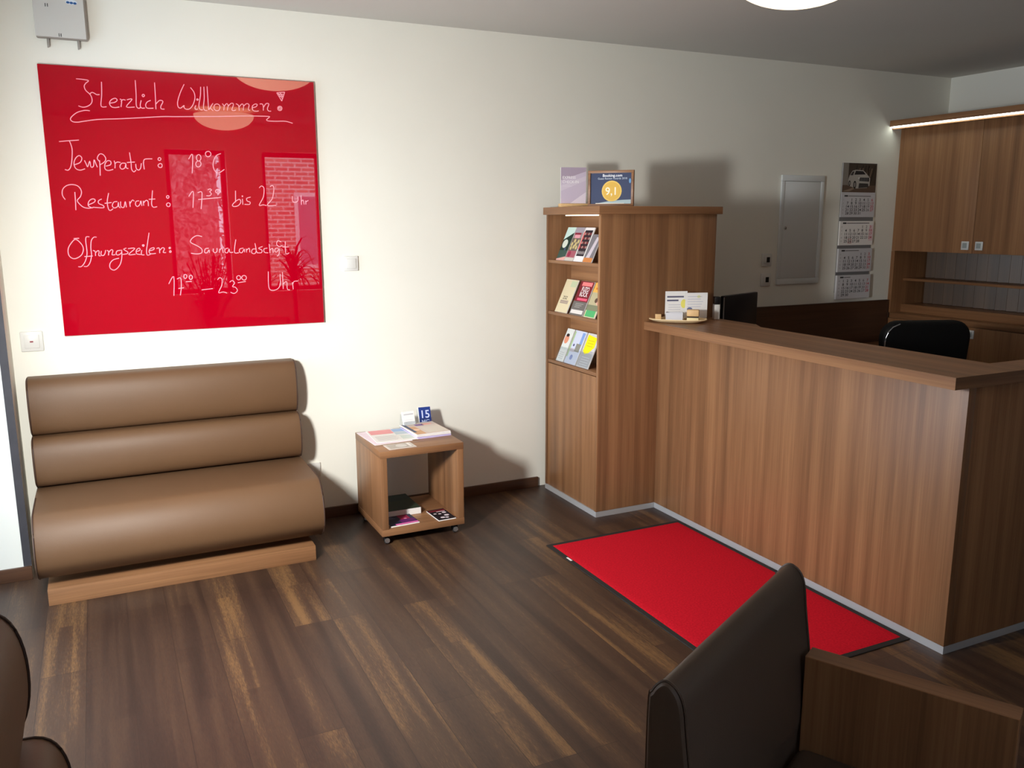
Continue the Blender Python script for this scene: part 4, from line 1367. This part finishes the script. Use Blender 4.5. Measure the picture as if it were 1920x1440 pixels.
# ---------------------------------------------------------------- ceiling lamps
def make_lamp(label, x, y):
    t = thing('ceiling_lamp', label, 'ceiling lamp', (x, y, H), group='domed ceiling lamps')
    m = MB()
    pr = []
    for i in range(13):
        a = PI / 2 * i / 12
        pr.append((0.275 * math.sin(a), -0.045 - 0.140 * math.cos(a)))
    pr[0] = (0.0005, pr[0][1])
    m.lathe(pr + [(0.275, -0.045), (0.05, -0.044)], M['lamp_glass'], 40)
    m.build('shade', t)
    m = MB()
    m.lathe([(0.0, -0.0435), (0.06, -0.0435), (0.075, -0.0005), (0.0, -0.0005)], M['white_plastic'], 24)
    m.build('canopy', t)


make_lamp('glowing domed ceiling lamp at the top edge of the photo, above the counter', 2.655, -1.77)
make_lamp('domed ceiling lamp mirrored at the top edge of the red board', 1.165, -1.47)
make_lamp('domed ceiling lamp mirrored in the red board under the welcome line', 1.21, -4.25)

# ---------------------------------------------------------------- armchair in the foreground
ang = math.atan2(-0.886, 0.464)
t = thing('armchair', 'dark brown armchair with wooden side panels in the right foreground', 'armchair', (1.166, -3.223, 0), (0, 0, ang))
HW = 0.348
prof = arc([(0.004, 0.05), (0.0, 0.40), (0.0, 0.74), (0.008, 0.785), (0.030, 0.812), (0.052, 0.806), (0.070, 0.775), (0.080, 0.70), (0.096, 0.58), (0.104, 0.46), (0.098, 0.38), (0.095, 0.05)])
m = MB()
m.prism(prof, 'y', -HW, HW, M['leather_dark'], 0.012, 3)
o = m.build('backrest', t)
for sy in (-1, 1):
    s = MB()
    s.tube([(x, sy * (HW - 0.010), z) for x, z in [(p[0] * 1.0 + (0.0015 if p[0] > .05 else -0.0005), p[1]) for p in prof[3:-3]]], 0.003, M['leather_dark'], 5)
    s.build('piping', o)
m = MB()
m.box(0.106, 0.52, -0.262, 0.262, 0.28, 0.395, M['leather_dark'], 0.03, 4)
m.build('seat_cushion', t)
box1('seat_base', 0.106, 0.50, -0.262, 0.262, 0.06, 0.279, M['wood_z2'], t, 0.001)
for sy in (-1, 1):
    y0, y1 = (0.266, 0.324) if sy > 0 else (-0.324, -0.266)
    m = MB()
    m.prism([(0.107, 0.0), (0.555, 0.0), (0.555, 0.62), (0.107, 0.62)], 'y', y0, y1, M['wood_z'], 0.0015, 1)
    m.build('side_panel', t)

# ---------------------------------------------------------------- seen only as reflections: plants and street
def blade(m, base, ang, length, lean, width, mat):
    pts = []
    for i in range(7):
        s = i / 6
        r = length * s
        el = lean - 0.9 * s * s
        pts.append((r * math.cos(el) * math.cos(ang), r * math.cos(el) * math.sin(ang), r * math.sin(el)))
    vs, fs = [], []
    for i, p in enumerate(pts):
        wd = width * (1 - (i / 6) ** 1.6) + 0.001
        vs += [(base[0] + p[0] - math.sin(ang) * wd, base[1] + p[1] + math.cos(ang) * wd, base[2] + p[2]), (base[0] + p[0] + math.sin(ang) * wd, base[1] + p[1] - math.cos(ang) * wd, base[2] + p[2])]
    for i in range(6):
        fs.append((2 * i, 2 * i + 1, 2 * i + 3, 2 * i + 2))
    m.add(vs, fs, mat)


t = thing('dracaena', 'spiky leaved potted plant reflected at the right of the red board', 'plant', (1.94, -4.98, 0))
m = MB(); m.lathe([(0.0, 0.0), (0.13, 0.0), (0.17, 0.30), (0.155, 0.30), (0.14, 0.26), (0.0, 0.26)], M['terracotta'], 24); m.build('pot', t)
m = MB(); m.tube([(0, 0, 0.25), (0.01, 0, 0.6), (0.0, 0.0, 1.0)], 0.022, M['bark'], 8); m.build('stem', t)
m = MB()
for i in range(60):
    a = random.uniform(0, 2 * PI)
    blade(m, (0, 0, 1.08 + random.uniform(-.12, .03)), a if abs(math.sin(a)) > .0 else 0, random.uniform(.5, .8) * (0.62 if math.sin(a) < -0.3 else 1.0), random.uniform(.1, 1.45), 0.019, M['leaf'])
m.build('leaves', t)
t = thing('potted_shrub', 'small leaved potted plant reflected at the lower middle of the red board', 'plant', (1.07, -5.12, 0))
m = MB(); m.lathe([(0.0, 0.0), (0.12, 0.0), (0.16, 0.28), (0.145, 0.28), (0.13, 0.24), (0.0, 0.24)], M['terracotta'], 24); m.build('pot', t)
m = MB(); lv = MB()
for i in range(22):
    a = random.uniform(0, 2 * PI)
    ln = random.uniform(.75, 1.1)
    sp = random.uniform(.1, .42)
    pts = [(sp * (s / 6) ** 1.8 * math.cos(a), sp * (s / 6) ** 1.8 * math.sin(a) * .4, 0.24 + ln * s / 6) for s in range(7)]
    m.tube(pts, 0.006, M['bark'], 5)
    for k in range(22):
        s = random.uniform(.35, 1.0) * 6
        i0 = min(int(s), 5)
        f = s - i0
        b = [pts[i0][q] * (1 - f) + pts[i0 + 1][q] * f for q in range(3)]
        blade(lv, b, random.uniform(0, 2 * PI), random.uniform(.04, .08), random.uniform(-.2, .9), 0.019, M['leaf'])
m.build('stems', t); lv.build('leaves', t)
structure(box1('ground_outside', -14, 18, -30, YF - 0.2, -0.35, -0.2, M['ground']))
t = thing('brick_building', 'pale brick house across the street, reflected in the red board', 'building', (2.4, -13, -0.2))
m = MB(); m.box(0.55, 2.3, -1.5, 0, 0, 6.5, M['brick']); m.build('wall', t)
for wx in (1.25,):
    for wz in (0.9, 3.6):
        f = box1('window', wx, wx + 0.9, -0.02, 0.03, wz, wz + 1.5, M['paper'], t)
        box1('pane', wx + .08, wx + .82, 0.0305, 0.035, wz + .08, wz + 1.42, ink(120, 130, 150, 0.2), f)
t = thing('autumn_tree', 'reddish tree across the street, reflected in the red board', 'tree', (1.05, -11.0, -0.2))
m = MB(); m.tube([(0, 0, 0), (0.05, 0, 1.2), (-0.05, 0, 2.6), (0.1, 0.1, 4.2)], [0.16, 0.13, 0.1, 0.05], M['bark'], 10); m.build('trunk', t)
m = MB()
for i in range(2600):
    while True:
        p = Vector((random.uniform(-1, 1), random.uniform(-1, 1), random.uniform(-1, 1)))
        if p.length < 1:
            break
    b = (p.x * 1.55, p.y * 1.2, 2.6 + p.z * 2.5)
    blade(m, b, random.uniform(0, 6.28), random.uniform(.10, .2), random.uniform(-1, 1), 0.05, M['autumn'])
m.build('foliage', t)
t = thing('hedge', 'pale hedge along the street, reflected in the red board', 'hedge', (0, -16, -0.2))
m = MB(); m.box(-8, 2.6, -0.8, 0, 0, 4.5, M['autumn'], 0.2); m.build('foliage', t)
